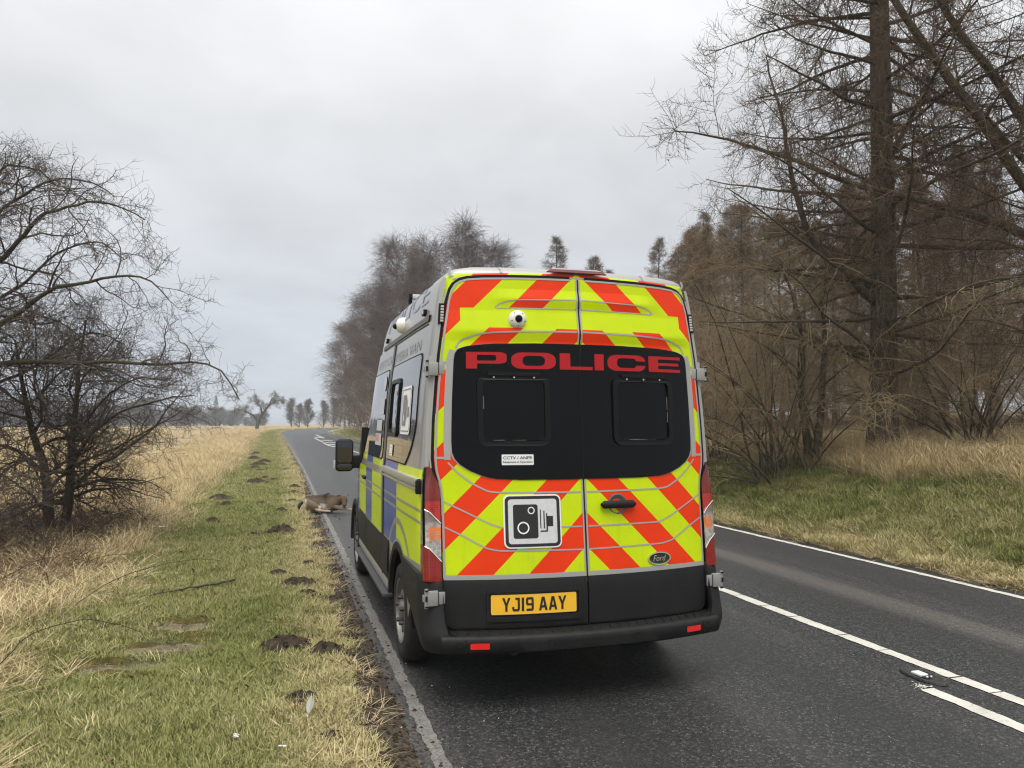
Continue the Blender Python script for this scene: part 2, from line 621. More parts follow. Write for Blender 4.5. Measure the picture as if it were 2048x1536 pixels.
def f_plastic(t, b):
    v = objc(t); x, y, z = t.xyz(v)
    n = t.noise(v, 6, 4, .6); n2 = t.noise(v, 55, 4, .7); n3 = t.noise(v, 300, 2, .5)
    mp = t.node('ShaderNodeMapping'); mp.inputs['Scale'].default_value = (14, 14, 2.0); t.l.new(v, mp.inputs['Vector'])
    n4 = t.noise(mp.outputs[0], 1.0, 4, .65)
    c = t.mix(t.rng(n, .3, .7), (.0062, .0062, .0066), (.010, .010, .010))
    film = t.m('MULTIPLY', t.rng(n4, .45, .75), t.rng(z, .30, .75, .55, .18))
    film = t.m('ADD', film, t.m('MULTIPLY', t.rng(n2, .62, .74), .35), clamp=True)
    c = t.mix(film, c, (.024, .022, .0195))
    t.put(b.inputs['Base Color'], c)
    t.put(b.inputs['Roughness'], t.rng(n2, .3, .7, .48, .68))
    t.put(b.inputs['Normal'], t.bump(n3, .15, .001))


M_black = mat('black plastic', f_plastic, rough=.55, spec=.28)
M_blackg = mat('black rubber', color=(.008, .008, .008), rough=.75, spec=.2)
M_glass = mat('tinted glass', color=(.0022, .0022, .0024), rough=.10, spec=.18)
M_sglass = mat('side window glass', color=(.008, .009, .010), rough=.03, spec=.75, coat=.45)
M_sil = mat('silver paint', color=(.36, .355, .34), rough=.40, metal=.5, coat=.25)
M_trim = mat('silver vinyl gap', color=(.36, .355, .34), rough=.5, metal=.25)
M_white = mat('white print', color=(.78, .78, .77), rough=.5)
M_ink = mat('black print', color=(.012, .012, .012), rough=.5)
M_redtxt = mat('red print', color=(.40, .012, .016), rough=.5, spec=.2)
M_plate = mat('plate yellow', color=(.86, .47, .02), rough=.42)
M_chrome = mat('chrome', color=(.75, .75, .75), rough=.15, metal=1)
M_alu = mat('brushed aluminium', color=(.62, .62, .60), rough=.32, metal=.7)
M_hinge = mat('hinge paint', color=(.33, .325, .31), rough=.42, metal=.3, coat=.2)
M_refl = mat('red reflector', color=(.75, .012, .012), rough=.25, coat=.6)
M_brake = mat('brake lens', color=(.13, .012, .016), rough=.15, coat=.8)
M_dome = mat('camera shell', color=(.74, .72, .66), rough=.4)
M_dark = mat('underbody', color=(.008, .008, .008), rough=.9, spec=.1)
M_grail = mat('roof rail', color=(.085, .08, .065), rough=.5)
M_ytxt = mat('pale grey print', color=(.33, .335, .335), rough=.45, metal=.2)
M_ptxt = mat('blue grey print', color=(.30, .33, .47), rough=.4, metal=.1)
M_mirror = mat('mirror glass', color=(.075, .08, .085), rough=.02, metal=1)
YEL, RED, BLU = (.55, .70, .0), (.78, .040, .002), (.028, .068, .33)
LY = ((.25, -.016), (.45, -.012), (.75, 0), (1.31, .058), (1.65, .08), (2.12, .107), (2.56, .145), (2.70, .158))
LYx, LYy = np.array(LY).T


def relief(s, z):
    """proud ridge and hooded groove pressed into the doors"""
    a = abs(s)
    r1 = np.interp(z, [2.382, 2.386, 2.43, 2.443, 2.50], [0, .001, .011, .011, .0]) * float(sstep(.56, .47, a))
    r2 = np.interp(z, [2.165, 2.225, 2.24, 2.36], [0, .015, .015, 0]) * float(sstep(.86, .74, a))
    return r1 + r2


def rear(s, z, off=0.0, rel=True):
    return (s, np.interp(z, LYx, LYy) + .155 * (abs(s) / .99) ** 2.2 - (relief(s, z) if rel else 0) - off, z)


def f_chev(header):
    def fn(t, b):
        x, y, z = t.xyz(objc(t))
        ax = t.m('ABSOLUTE', x)
        ph = t.m('FRACT', t.m('DIVIDE', t.m('SUBTRACT', t.m('ADD', ax, z), .914 - .4265 * 4), .4265))
        isred = t.m('LESS_THAN', ph, .5)
        band = t.m('MULTIPLY', t.m('MULTIPLY', t.m('GREATER_THAN', z, 2.252), t.m('LESS_THAN', z, 2.376)), t.m('LESS_THAN', ax, .752))
        isred = t.m('MULTIPLY', isred, t.m('SUBTRACT', 1.0, band))
        v = objc(t)
        n = t.noise(v, 60, 4, .7); n2 = t.noise(v, 5, 4, .6)
        dirt = t.m('MULTIPLY', t.rng(n, .55, .75, 0, .30), t.rng(z, .75, 1.5, 1, .15))
        yel = t.mix(t.rng(n2, .3, .7), YEL, (.50, .635, .0))
        st_ = t.node('ShaderNodeMapping'); st_.inputs['Scale'].default_value = (22, 22, 1.6); t.l.new(v, st_.inputs['Vector'])
        n4 = t.noise(st_.outputs[0], 1.0, 4, .65)
        dirt = t.m('ADD', dirt, t.m('MULTIPLY', t.rng(n4, .52, .78, 0, .35), t.rng(z, .76, 1.35, 1, .12)), clamp=True)
        yel = t.mix(dirt, yel, (.34, .38, .035))
        red = t.mix(t.rng(n2, .3, .7), RED, (.70, .035, .002))
        red = t.mix(t.m('MULTIPLY', dirt, .6), red, (.42, .05, .015))
        c = t.mix(isred, yel, red)
        met = t.m('ADD', 0.0, 0.0)
        if header:
            sil = t.m('GREATER_THAN', t.m('ADD', z, t.m('MULTIPLY', t.m('MULTIPLY', x, x), .035)), 2.611)
            c = t.mix(sil, c, (.36, .355, .34))
            met = t.m('MULTIPLY', sil, .5)
            t.put(b.inputs['Metallic'], met)
        t.put(b.inputs['Base Color'], c)
    return fn


M_chev = mat('chevron vinyl', f_chev(False), rough=.5, spec=.22, coat=.0)
M_chevh = mat('chevron vinyl header', f_chev(True), rough=.48, spec=.25, coat=.05)

# ---- body shell -------------------------------------------------------------
PROF = [(.985, .95), (.985, 1.10), (.984, 1.24), (.98, 1.30), (.972, 1.37), (.963, 1.45), (.952, 1.65), (.935, 1.90), (.914, 2.08), (.905, 2.15),
        (.893, 2.25), (.882, 2.325), (.878, 2.35), (.868, 2.42), (.855, 2.50), (.842, 2.56), (.825, 2.60), (.79, 2.628), (.70, 2.646), (.5, 2.657), (.25, 2.663), (0, 2.665)]
WZ = np.array([p[1] for p in PROF[:19]]); WW = np.array([p[0] for p in PROF[:19]])


def wprof(z):
    return float(np.interp(z, WZ, WW))


TPY = ([-.1, .0, .35, .9, 3.6, 4.4, 4.9, 5.3, 5.5], [.985, .99, 1.0, 1.012, 1.012, 1.0, .95, .84, .72])
HY = ([0, 2.72, 2.95, 3.15, 3.5, 4.0, 4.25, 4.5, 5.0, 5.3, 5.45], [2.665, 2.665, 2.60, 2.45, 2.12, 1.66, 1.42, 1.32, 1.14, .98, .78])
ARCH = [(1.07, .345), (4.36, .345)]
AR = .43


def tp(y): return float(np.interp(y, *TPY))


def zmap(z, y):
    H = float(np.interp(y, *HY))
    if H > 1.42:
        return z if z <= 1.2 else 1.2 + (z - 1.2) * (H - 1.2) / 1.465
    return .45 + (z - .45) * (H - .45) / 2.215


def zinv(z, y):
    H = float(np.interp(y, *HY))
    if H > 1.42:
        return z if z <= 1.2 else 1.2 + (z - 1.2) * 1.465 / (H - 1.2)
    return .45 + (z - .45) * 2.215 / (H - .45)


def side(y, z, off=0.0, sg=-1):
    return (sg * (wprof(zinv(z, y)) * tp(y) + off), y, z)


def sill(y):
    z = .40 if y > .64 else .56
    for ay, az in ARCH:
        d = AR ** 2 - (y - ay) ** 2
        if d > 0:
            z = max(z, az + math.sqrt(d))
    return z


YST = sorted(set([0.0, .1, .22, .4, .52] + [1.07 + AR * math.sin(a) for a in np.linspace(-1.57, 1.57, 19)] + [1.8, 2.2, 2.6, 2.72, 2.85, 2.95, 3.05, 3.15, 3.3, 3.5, 3.7, 3.85] +
                 [4.36 + AR * math.sin(a) for a in np.linspace(-1.57, 1.57, 15)] + [4.9, 5.1, 5.25, 5.38, 5.45]))
RC = .045
ETOP = {2.628: .018, 2.646: .05, 2.657: .09, 2.663: .12, 2.665: .15}
rows = []
for y in YST:
    zb = sill(y)
    half = []
    for f in (0, .25, .5, .75):
        half.append((.985, zb + (.95 - zb) * f))
    half += PROF
    r = []
    for s, z in half:
        if y == 0.0:
            yy = rear(s, z, rel=False)[1] + RC + ETOP.get(z, 0)
            r.append((-s * .985 if z < 2.5 else -s * .985, yy, z))
        else:
            yf = rear(s, z, rel=False)[1] + RC + ETOP.get(z, 0)
            yy = max(y, yf + .003 * (1 + YST.index(y))) if y < .45 else y
            r.append((-s * tp(y), yy, zmap(z, y) if z > zb else z))
    r = r + [(-a, b_, c_) for a, b_, c_ in r[-2::-1]]
    rows.append(r)


def f_livery(t, b):
    v = objc(t)
    x, y, z = t.xyz(v)
    nrm = t.node('ShaderNodeTexCoord').outputs['Normal']
    onside = t.m('GREATER_THAN', t.m('ABSOLUTE', t.xyz(nrm)[0]), .5)
    # battenburg blocks: yellow / blue columns
    def between(a, c): return t.m('MULTIPLY', t.m('GREATER_THAN', y, a), t.m('LESS_THAN', y, c))
    blue = t.m('ADD', t.m('ADD', between(1.17, 1.915), between(2.62, 3.13)), between(3.95, 4.75))
    lower = t.m('ADD', .775, t.m('MULTIPLY', t.m('SUBTRACT', 1.0, t.rng(y, .25, .9)), .03))
    zz = t.m('MULTIPLY', t.m('GREATER_THAN', z, lower), t.m('LESS_THAN', z, 1.375))
    zz = t.m('MULTIPLY', zz, t.m('MULTIPLY', t.m('GREATER_THAN', y, .245), t.m('LESS_THAN', y, 4.9)))
    def line(zc_, w_): return t.m('LESS_THAN', t.m('ABSOLUTE', t.m('SUBTRACT', z, zc_)), w_)
    gap = t.m('ADD', t.m('ADD', line(1.275, .030), line(1.125, .009)), line(1.055, .009), clamp=True)
    # silver ring round the rear wheel arch
    dy = t.m('SUBTRACT', y, 1.07); dz = t.m('SUBTRACT', z, .345)
    rr = t.m('SQRT', t.m('ADD', t.m('MULTIPLY', dy, dy), t.m('MULTIPLY', dz, dz)))
    ring = t.m('LESS_THAN', t.m('ABSOLUTE', t.m('SUBTRACT', rr, .625)), .022)
    ring2 = t.m('LESS_THAN', rr, .50)
    gap = t.m('ADD', t.m('ADD', gap, ring), ring2, clamp=True)
    on = t.m('MULTIPLY', t.m('MULTIPLY', onside, zz), t.m('SUBTRACT', 1.0, gap))
    n = t.noise(v, 5, 4, .6)
    c = t.mix(blue, t.mix(t.rng(n, .3, .7), YEL, (.50, .635, 0)), BLU)
    c = t.mix(on, (.36, .355, .34), c)
    t.put(b.inputs['Base Color'], c)
    t.put(b.inputs['Metallic'], t.m('MULTIPLY', t.m('SUBTRACT', 1.0, on), .55))


M_liv = mat('side livery', f_livery, rough=.36, spec=.4, coat=.35)
mb = MB().grid(rows)
body = mb.build('body', M_liv, van, angle=50)

# front glass sits on the sloping screen
G = []
for f in np.linspace(0, 1, 8):
    y = 4.22 - f * .98
    H = float(np.interp(y, *HY))
    zz_ = H + .006
    ww = np.interp(f, [0, 1], [.83, .66])
    G.append([(ww * u, y + .05 * (1 - u * u) * .6, zz_ + .012 * (1 - u * u)) for u in np.linspace(-1, 1, 9)])
MB().grid(G).build('windscreen', M_glass, van)

# rear frame behind the doors
G = []
for s, z in [(.985, .70), (.985, .80)] + PROF:
    row = []
    for u in np.unique(np.concatenate([np.linspace(-1, 1, 25), [-.99, -.975, -.985, -.96, .96, .975, .985, .99]])):
        sw = s * .985
        ss_ = sw * u
        d = sw - abs(ss_)
        e = RC - math.sqrt(max(0, RC * RC - (RC - d) ** 2)) if d < RC else 0
        p = rear(ss_, z, rel=False)
        row.append((ss_, p[1] + e + ETOP.get(z, 0), z))
    G.append(row)
MB().grid(G).build('rear_frame', M_chevh, van, angle=60)

# door outline (half) : outer edge as a function of height
DO = np.array([(.735, .868), (1.20, .874), (1.30, .885), (1.37, .905), (1.45, .912), (1.67, .905), (1.90, .888), (2.08, .872), (2.25, .850), (2.42, .824), (2.49, .803),
               (2.525, .782), (2.548, .748), (2.560, .705), (2.567, .62), (2.572, .45), (2.576, .2), (2.577, .05)])


def d_out(z): return float(np.interp(z, DO[:, 0], DO[:, 1]))


GO = np.array([(1.318, .40), (1.322, .52), (1.331, .585), (1.345, .635), (1.375, .705), (1.41, .760), (1.445, .792), (1.485, .808), (1.56, .812), (1.8, .806), (2.05, .794), (2.09, .787), (2.115, .770),
               (2.130, .735), (2.142, .68), (2.152, .55), (2.158, .3)])


def panel(zs, s_in, s_out, off, sg, n=14, wall=.012, fn=rear, rel=True):
    """thin shell door panel with turned-in edges, sg = side"""
    G = []
    for z in zs:
        a, c = s_in(z), s_out(z)
        line = [fn(sg * (a + (c - a) * k / (n - 1)), z, off, rel) for k in range(n)]
        if wall:
            line = [fn(sg * (a - .0005), z, off - wall, rel)] + line + [fn(sg * (c + .0005), z, off - wall, rel)]
        G.append(line)
    if wall:
        bot = [(p[0], p[1] + wall, p[2] - .0005) for p in G[0]]
        top = [(p[0], p[1] + wall, p[2] + .0005) for p in G[-1]]
        G = [bot] + G + [top]
    return G


def ribbon(pts, wdt, off, sg=1, closed=False, step=.012, rel=True):
    P = np.array(pts, float)
    if closed:
        P = np.vstack([P, P[:1]])
    d = np.concatenate([[0], np.cumsum(np.linalg.norm(np.diff(P, axis=0), axis=1))])
    tt = np.unique(np.concatenate([d, np.arange(0, d[-1], step)]))
    Q = np.stack([np.interp(tt, d, P[:, 0]), np.interp(tt, d, P[:, 1])], -1)
    T = np.gradient(Q, axis=0)
    if closed:
        T[0] = T[-1] = Q[1] - Q[-2]
    T /= np.linalg.norm(T, axis=1, keepdims=True) + 1e-9
    N = np.stack([-T[:, 1], T[:, 0]], -1) * wdt / 2
    return [[rear(sg * q[0], q[1], off, rel) for q in (Q + N)], [rear(sg * q[0], q[1], off, rel) for q in Q], [rear(sg * q[0], q[1], off, rel) for q in (Q - N)]]


def smooth_line(ctrl, n=60):
    c = np.array(ctrl, float)
    tt = np.linspace(c[0, 0], c[-1, 0], n)
    zz = np.interp(tt, c[:, 0], c[:, 1])
    k = np.array([1, 2, 3, 2, 1]) / 9.0
    zp = np.concatenate([[zz[0]] * 2, zz, [zz[-1]] * 2])
    zs = np.convolve(zp, k, 'valid')
    return list(zip(tt, zs))


ZR = np.unique(np.round(np.concatenate([np.arange(.735, 2.16, .025), np.arange(2.16, 2.50, .008), np.linspace(2.50, 2.577, 22)]), 4))
ZG = np.unique(np.round(np.concatenate([np.linspace(1.318, 1.50, 24), np.arange(1.5, 2.06, .05), np.linspace(2.06, 2.158, 16)]), 4))
swA = smooth_line([(.02, 1.238), (.53, 1.243), (.60, 1.250), (.69, 1.297), (.76, 1.350), (.815, 1.40), (.832, 1.435)])
swB = smooth_line([(.02, 1.030), (.52, 1.034), (.60, 1.062), (.69, 1.108), (.868, 1.196)])
swC = smooth_line([(.02, .893), (.54, .900), (.62, .917), (.74, .985), (.868, 1.048)])
archl = smooth_line([(.02, 2.236), (.37, 2.230), (.58, 2.219), (.67, 2.204), (.735, 2.178)]) + [(.765, 2.155), (.782, 2.125)]
ridge = smooth_line([(.02, 2.441), (.40, 2.430), (.47, 2.419), (.51, 2.404)]) + [(.535, 2.385), (.537, 2.378)]
SEAM = .005
for sg in (-1, 1):
    dz = .0145
    door = MB().grid(panel(ZR, lambda z: SEAM, d_out, dz, sg, 18)).build('rear_door', M_chev, van, angle=35)
    # rubber seal showing in the shut line
    MB().grid(ribbon([(SEAM - .004, .75)] + [(SEAM - .004, 2.576)], .014, .004, sg, rel=False)).grid(
        ribbon([(c_ + .006, z_) if z_ < 2.53 else (c_, z_ + .006) for z_, c_ in DO], .026, .008, sg, rel=False)).grid(ribbon([(.0, .737), (.87, .737)], .02, .004, sg, rel=False)).build('door_seal', M_blackg, van)
    if sg < 0:
        MB().grid(ribbon([(0, .735), (0, 2.576)], .0096, dz + .0006, 1)).grid(ribbon([(0, 1.312), (0, 2.16)], .007, dz + .0056, 1, rel=False)).build('centre_seal', M_blackg, van)
    # silver lines where the film is cut at the pressings
    t_ = MB()
    for ln, w_ in ((swA, .010), (swB, .009), (swC, .009), (archl, .010), (ridge, .007)):
        t_.grid(ribbon(ln, w_, dz + .0018, sg))
    t_.grid(ribbon([(.02, 2.381), (.53, 2.377)], .006, dz + .0019, sg))
    t_.grid(ribbon([(SEAM + .006, .74), (SEAM + .006, 1.31)], .010, dz + .0022, sg)).grid(ribbon([(SEAM + .006, 2.165), (SEAM + .006, 2.573)], .010, dz + .0022, sg))
    t_.grid(ribbon([(c_ - .008 if z_ < 2.54 else c_, z_ - (.006 if z_ > 2.54 else 0)) for z_, c_ in DO], .012, dz + .0022, sg))
    t_.grid(ribbon([(.835, 1.44), (.838, 1.56), (.832, 1.8), (.818, 2.05), (.80, 2.11)], .038, dz + .0016, sg))
    t_.grid(ribbon([(.82, 2.036), (.872, 2.036)], .013, dz + .0024, sg)).grid(ribbon([(.838, 1.452), (.91, 1.452)], .014, dz + .0024, sg))
    t_.grid(ribbon([(.01, .749), (.866, .749)], .028, dz + .0020, sg))
    t_.build('swage_line', M_trim, door)
    # glass
    gl = MB().grid(panel(ZG, lambda z: SEAM - .0005, lambda z: float(np.interp(z, GO[:, 0], GO[:, 1])) + .010, dz + .0026, sg, 12, wall=.004, rel=False)).build('glass_surround', M_trim, door)
    MB().grid(panel(ZG * 1.0, lambda z: SEAM, lambda z: float(np.interp(z, GO[:, 0], GO[:, 1])), dz + .005, sg, 12, wall=.003, rel=False)).build('rear_glass', M_glass, door)
    # opening window: raised frame, top hinge, pane
    x0, x1, z0, z1 = .212, .660, 1.525, 1.962
    V, F = fill_poly([rrect(x0, x1, z0, z1, .055, 6), rrect(x0 + .034, x1 - .034, z0 + .033, z1 - .036, .035, 6)[::-1]])
    pl = lambda u_, v_, d_, sg=sg: rear(sg * u_, v_, dz + .022 + d_, False)
    wrap_mesh('window_frame', V, F, pl, mat('frame black', color=(.005, .005, .005), rough=.4, spec=.2) if sg < 0 else bpy.data.materials['frame black'], door, thick=.018)
    V, F = fill_poly([rrect(x0 + .028, x1 - .028, z0 + .027, z1 - .030, .035, 6)])
    wrap_mesh('window_pane', V, F, lambda u_, v_, d_, sg=sg: rear(sg * u_, v_, dz + .0075 + d_, False), M_glass, door)
    h = MB()
    h.add([rear(sg * a, c, dz + o_, False) for a, c in ((x0 + .06, z1 - .008), (x1 - .06, z1 - .008), (x1 - .06, z1 + .012), (x0 + .06, z1 + .012)) for o_ in (.006, .030)],
          [[0, 2, 4, 6], [1, 7, 5, 3], [0, 1, 3, 2], [2, 3, 5, 4], [4, 5, 7, 6], [6, 7, 1, 0]])
    h.build('window_hinge', bpy.data.materials['frame black'], door, smooth=False)
    for k in range(3):
        sc = MB()
        u_ = x0 + .10 + k * .124
        c = rear(sg * u_, z1 - .020, dz + .0225, False)
        sc.lathe([(.006, 0), (.006, -.002), (.0001, -.003)], c, 'y', 8)
        sc.build('screw', M_alu, door)
    # sealant remains along the pane edge
    t_ = MB()
    rr_ = np.random.default_rng(5 + sg)
    for k in range(9 if sg > 0 else 4):
        a = rr_.uniform(x0 + .06, x1 - .14); ln = rr_.uniform(.02, .09)
        t_.grid(ribbon([(a, z0 + .032 + rr_.normal(0, .001)), (a + ln, z0 + .032 + rr_.normal(0, .001))], rr_.uniform(.002, .004), dz + .0100 + k * 1e-4, sg, rel=False))
    for k in range(4 if sg > 0 else 1):
        a = rr_.uniform(z0 + .1, z1 - .16)
        t_.grid(ribbon([(x1 - .040, a), (x1 - .039, a + rr_.uniform(.03, .08))], .003, dz + .0100 + k * 1e-4, sg, rel=False))
    t_.build('sealant', mat('sealant', color=(.35, .35, .34), rough=.7) if sg < 0 else bpy.data.materials['sealant'], door, kind='stuff')
    # black lower panel
    zs_ = [.448, .452, .458, .47, .49, .55, .60, .65, .70, .722, .730, .732]
    LO = ([.448, .458, .47, .49, .55, .73], [.78, .82, .845, .858, .866, .868])
    lo_off = ([.448, .455, .60, .70, .732], [.018, .024, .026, .022, .016])
    G = []
    for z in zs_:
        c = float(np.interp(z, *LO)); o_ = float(np.interp(z, *lo_off))
        G.append([rear(sg * SEAM, z, -.005, False)] + [rear(sg * (SEAM + (c - SEAM) * k / 15), z, o_, False) for k in range(16)] + [rear(sg * (c + .0004), z, -.005, False)])
    G = [[(p[0], .01 + .155 * (abs(p[0]) / .99) ** 2.2, p[2] - .0004) for p in G[0]]] + G + [[(p[0], p[1] + .03, p[2] + .0004) for p in G[-1]]]
    MB().grid(G).build('lower_panel', M_black, door)
    # pillar trim lines
    t_ = MB()
    t_.grid(ribbon([(.952, 1.40), (.949, 1.5), (.940, 1.7), (.925, 1.9), (.902, 2.10), (.885, 2.25), (.866, 2.42), (.846, 2.53), (.835, 2.565)], .022, .0016, sg, rel=False))
    t_.grid(ribbon([(z_[1] + .023, z_[0]) for z_ in DO if 1.36 < z_[0] < 2.5], .009, .0090, sg, rel=False))
    t_.grid(ribbon([(.80, 2.575), (.815, 2.60), (.80, 2.625)], .016, .0018, sg, rel=False))
    t_.grid(ribbon([(.88, 2.052), (.935, 2.052)], .05, .0022, sg, rel=False)).grid(ribbon([(.89, 1.93), (.945, 1.93)], .03, .0022, sg, rel=False))
    t_.grid(ribbon([(.0, 2.588), (.4, 2.583), (.7, 2.576), (.79, 2.558)], .009, .0018, sg, rel=False))
    t_.build('pillar_trim', M_trim, van)
    # hinges
    for zc_, so, mm in ((1.993, .914, M_hinge), (.640, .935, M_hinge)):
        hg = MB()
        hh = .094 if zc_ > 1 else .10
        b0 = rear(sg * so, zc_, .012 if zc_ > 1 else .052, False)
        hg.box((b0[0] + sg * .002, b0[1] - .012, zc_), (.062, .022, hh * .88), bev=.006)
        hg.box((b0[0] - sg * .045, b0[1] - .016, zc_), (.05, .014, hh * .72), bev=.005)
        hg.lathe([(.001, -.056), (.011, -.056), (.011, .056), (.001, .056)], (b0[0] + sg * .040, b0[1] - .012, zc_), 'z', 14)
        hg.box((b0[0] + sg * .052, b0[1] + .004, zc_), (.014, .02, .04), bev=.003)
        hn = hg.build('hinge', mm, van)
        for q_, d_ in (((b0[0] + sg * .0415, b0[1] - .019, zc_), (.012, .016, .030)), ((b0[0] + sg * .040, b0[1] - .020, zc_ + .047), (.018, .014, .008)), ((b0[0] + sg * .040, b0[1] - .020, zc_ - .047), (.018, .014, .008)), ((b0[0] - sg * .030, b0[1] - .0205, zc_), (.004, .012, hh * .72))):
            MB().box(q_, d_).build('hinge_pin', M_blackg, hn, smooth=False)
    # tail light
    tl = link('tail_light', None, van)
    zA = [.845, .869, .893, .917, .933, .938, .938, .938]
    zB = [1.066, 1.088, 1.110, 1.132, 1.146, 1.335, 1.335, 1.0]
    ztop = [1.305, 1.345, 1.375, 1.392, 1.392, 1.385, 1.375, 1.36]

    def tl_pt(c, z, off=0.0):
        wv = wprof(z) * .985
        si = float(np.interp(z, [.73, 1.27, 1.36, 1.40], [.880, .882, .908, .925]))
        e = wv + .006
        pts = [(si, 0), (si + (e - .03 - si) * .33, .002), (si + (e - .03 - si) * .66, .001), (e - .03, 0), (e - .006, .018), (e + .004, .045), (e + .006, .085), (e + .004, .19)]
        s_, dy_ = pts[c]
        base = rear(min(si + .04, s_), z, .030 + off, False)[1]
        return (sg * (s_ + off * (1 if c > 3 else 0)), base + dy_, z)
    NC = 8
    def zone(lo, hi, cols, off=0.0, n=10):
        return [[tl_pt(c, lo[c] + (hi[c] - lo[c]) * k / n, off) for c in cols] for k in range(n + 1)]
    z0_ = [.730] * 8
    hb = MB().grid([[tl_pt(c, z, -.006) for c in range(8)] for z in np.linspace(.722, 1.392, 20)])
    hb.build('lamp_housing', M_blackg, tl)

    def f_red(t, b):
        v = objc(t); x, y, z = t.xyz(v)
        wv = t.m('FRACT', t.m('MULTIPLY', z, 95.0))
        c = t.ramp(t.rng(z, .70, 1.40), [(0, (.34, .008, .010)), (.33, (.30, .006, .008)), (.50, (.60, .014, .014)), (.70, (.56, .010, .012)), (.715, (.20, .006, .008)), (.76, (.26, .006, .008)), (1, (.13, .006, .008))])
        wx = t.m('FRACT', t.m('MULTIPLY', t.m('ABSOLUTE', x), 70.0))
        lat = t.m('MULTIPLY', t.rng(t.m('ABSOLUTE', t.m('SUBTRACT', wv, .5)), .2, .5, 1, .55), t.rng(t.m('ABSOLUTE', t.m('SUBTRACT', wx, .5)), .3, .5, 1, .65))
        c = t.mix(1.0, c, t.comb(lat, lat, lat), 'MULTIPLY')
        nb = t.noise(v, 22, 3, .6)
        c = t.mix(t.rng(nb, .55, .75, 0, .55), c, (.09, .004, .005))
        t.put(b.inputs['Base Color'], c)
        t.put(b.inputs['Normal'], t.bump(wv, .35, .004))
    M_lr = bpy.data.materials.get('red lens') or mat('red lens', f_red, rough=.12, spec=.6, coat=.6)

    def f_clr(t, b):
        v = objc(t); x, y, z = t.xyz(v)
        ax = t.m('ABSOLUTE', x)
        wx = t.m('FRACT', t.m('MULTIPLY', z, 70.0)); wy = t.m('FRACT', t.m('MULTIPLY', ax, 90.0))
        g = t.m('ADD', t.m('MULTIPLY', wx, .5), t.m('MULTIPLY', wy, .5))
        n = t.noise(v, 26, 3, .6)
        c = t.mix(t.rng(n, .35, .65), (.22, .21, .20), (.58, .57, .55))
        o = t.m('MULTIPLY', t.m('MULTIPLY', t.rng(z, .955, .985, 0, 1), t.rng(z, 1.035, 1.055, 1, 0)), t.m('LESS_THAN', ax, .952))
        c = t.mix(t.m('MULTIPLY', o, t.rng(wx, .1, .6, .55, 1)), c, (.85, .20, .03))
        c = t.mix(t.m('MULTIPLY', t.rng(z, 1.05, 1.08), .75), c, (.16, .11, .10))
        c = t.mix(t.m('MULTIPLY', t.m('LESS_THAN', g, .22), .5), c, (.13, .12, .12))
        t.put(b.inputs['Base Color'], c)
        t.put(b.inputs['Normal'], t.bump(g, .4, .004))
    M_lc = bpy.data.materials.get('clear lens') or mat('clear lens', f_clr, rough=.10, spec=.6, coat=.7, metal=.25)
    zAe = [a - .004 for a in zA]
    MB().grid(zone(z0_, zAe, range(8))).build('red_lens', M_lr, tl)
    MB().grid(zone(zA, [.99 if False else zB[c] for c in range(8)], range(0, 5))).build('clear_lens', M_lc, tl)
    MB().grid(zone(zA, zB, range(5, 7), .001)).build('clear_lens', M_lc, tl)
    MB().grid(zone([b_ + .004 for b_ in zB], ztop, range(0, 5))).build('red_lens', M_lr, tl)
    MB().grid(zone(zA, ztop, range(6, 8), -.001)).build('red_lens', M_lr, tl)
    for L_ in (zA, zB):
        t_ = MB()
        P_ = [tl_pt(c, L_[c], .003) for c in range(0, 5)]
        t_.tube(P_, .0032, 6)
        t_.build('lens_trim', M_chrome, tl)
    # slim warning light on the pillar
    wl = MB().add(*(lambda a: (a[0], a[1]))(([rear(sg * (.866 + a - (c_ > 2.34) * .008), c_, o_, False) for a, c_ in ((-.017, 2.275), (.017, 2.275), (.017, 2.402), (-.017, 2.402)) for o_ in (0, .018)],
         [[0, 2, 4, 6], [1, 7, 5, 3], [0, 1, 3, 2], [2, 3, 5, 4], [4, 5, 7, 6], [6, 7, 1, 0]])))
    w0 = wl.build('warning_light', M_blackg, van, smooth=False)
    le = MB()
    for k in range(6):
        c = rear(sg * (.862 - k * .001), 2.293 + k * .0178, .020, False)
        le.box(c, (.020, .006, .013), bev=.002)
    le.build('led', mat('led clear', color=(.50, .49, .46), rough=.15, coat=.5) if sg < 0 else bpy.data.materials['led clear'], w0)

# ---- things fixed to the left / right door
doors = [o for o in van.children if o.name.startswith('rear_door')]
dL, dR = doors[0], doors[1]
DZ = .0145


def on_rear(off):
    return lambda u_, v_, d_: rear(u_, v_, DZ + off + d_, False)


def scale_loop(lp, x0, x1, y0, y1): return [(x0 + p[0] * (x1 - x0), y0 + p[1] * (y1 - y0)) for p in lp]


def rr_unit(x0, x1, y0, y1, rx, ry, n=6):
    pts = []
    for cx, cy, a0 in ((x1 - rx, y0 + ry, -90), (x1 - rx, y1 - ry, 0), (x0 + rx, y1 - ry, 90), (x0 + rx, y0 + ry, 180)):
        for k in range(n + 1):
            a = RAD(a0 + 90 * k / n); pts.append((cx + rx * math.cos(a), cy + ry * math.sin(a)))
    return pts


def arc(cx, cy, rx, ry, a0, a1, n=6): return [(cx + rx * math.cos(RAD(a0 + (a1 - a0) * k / n)), cy + ry * math.sin(RAD(a0 + (a1 - a0) * k / n))) for k in range(n + 1)]


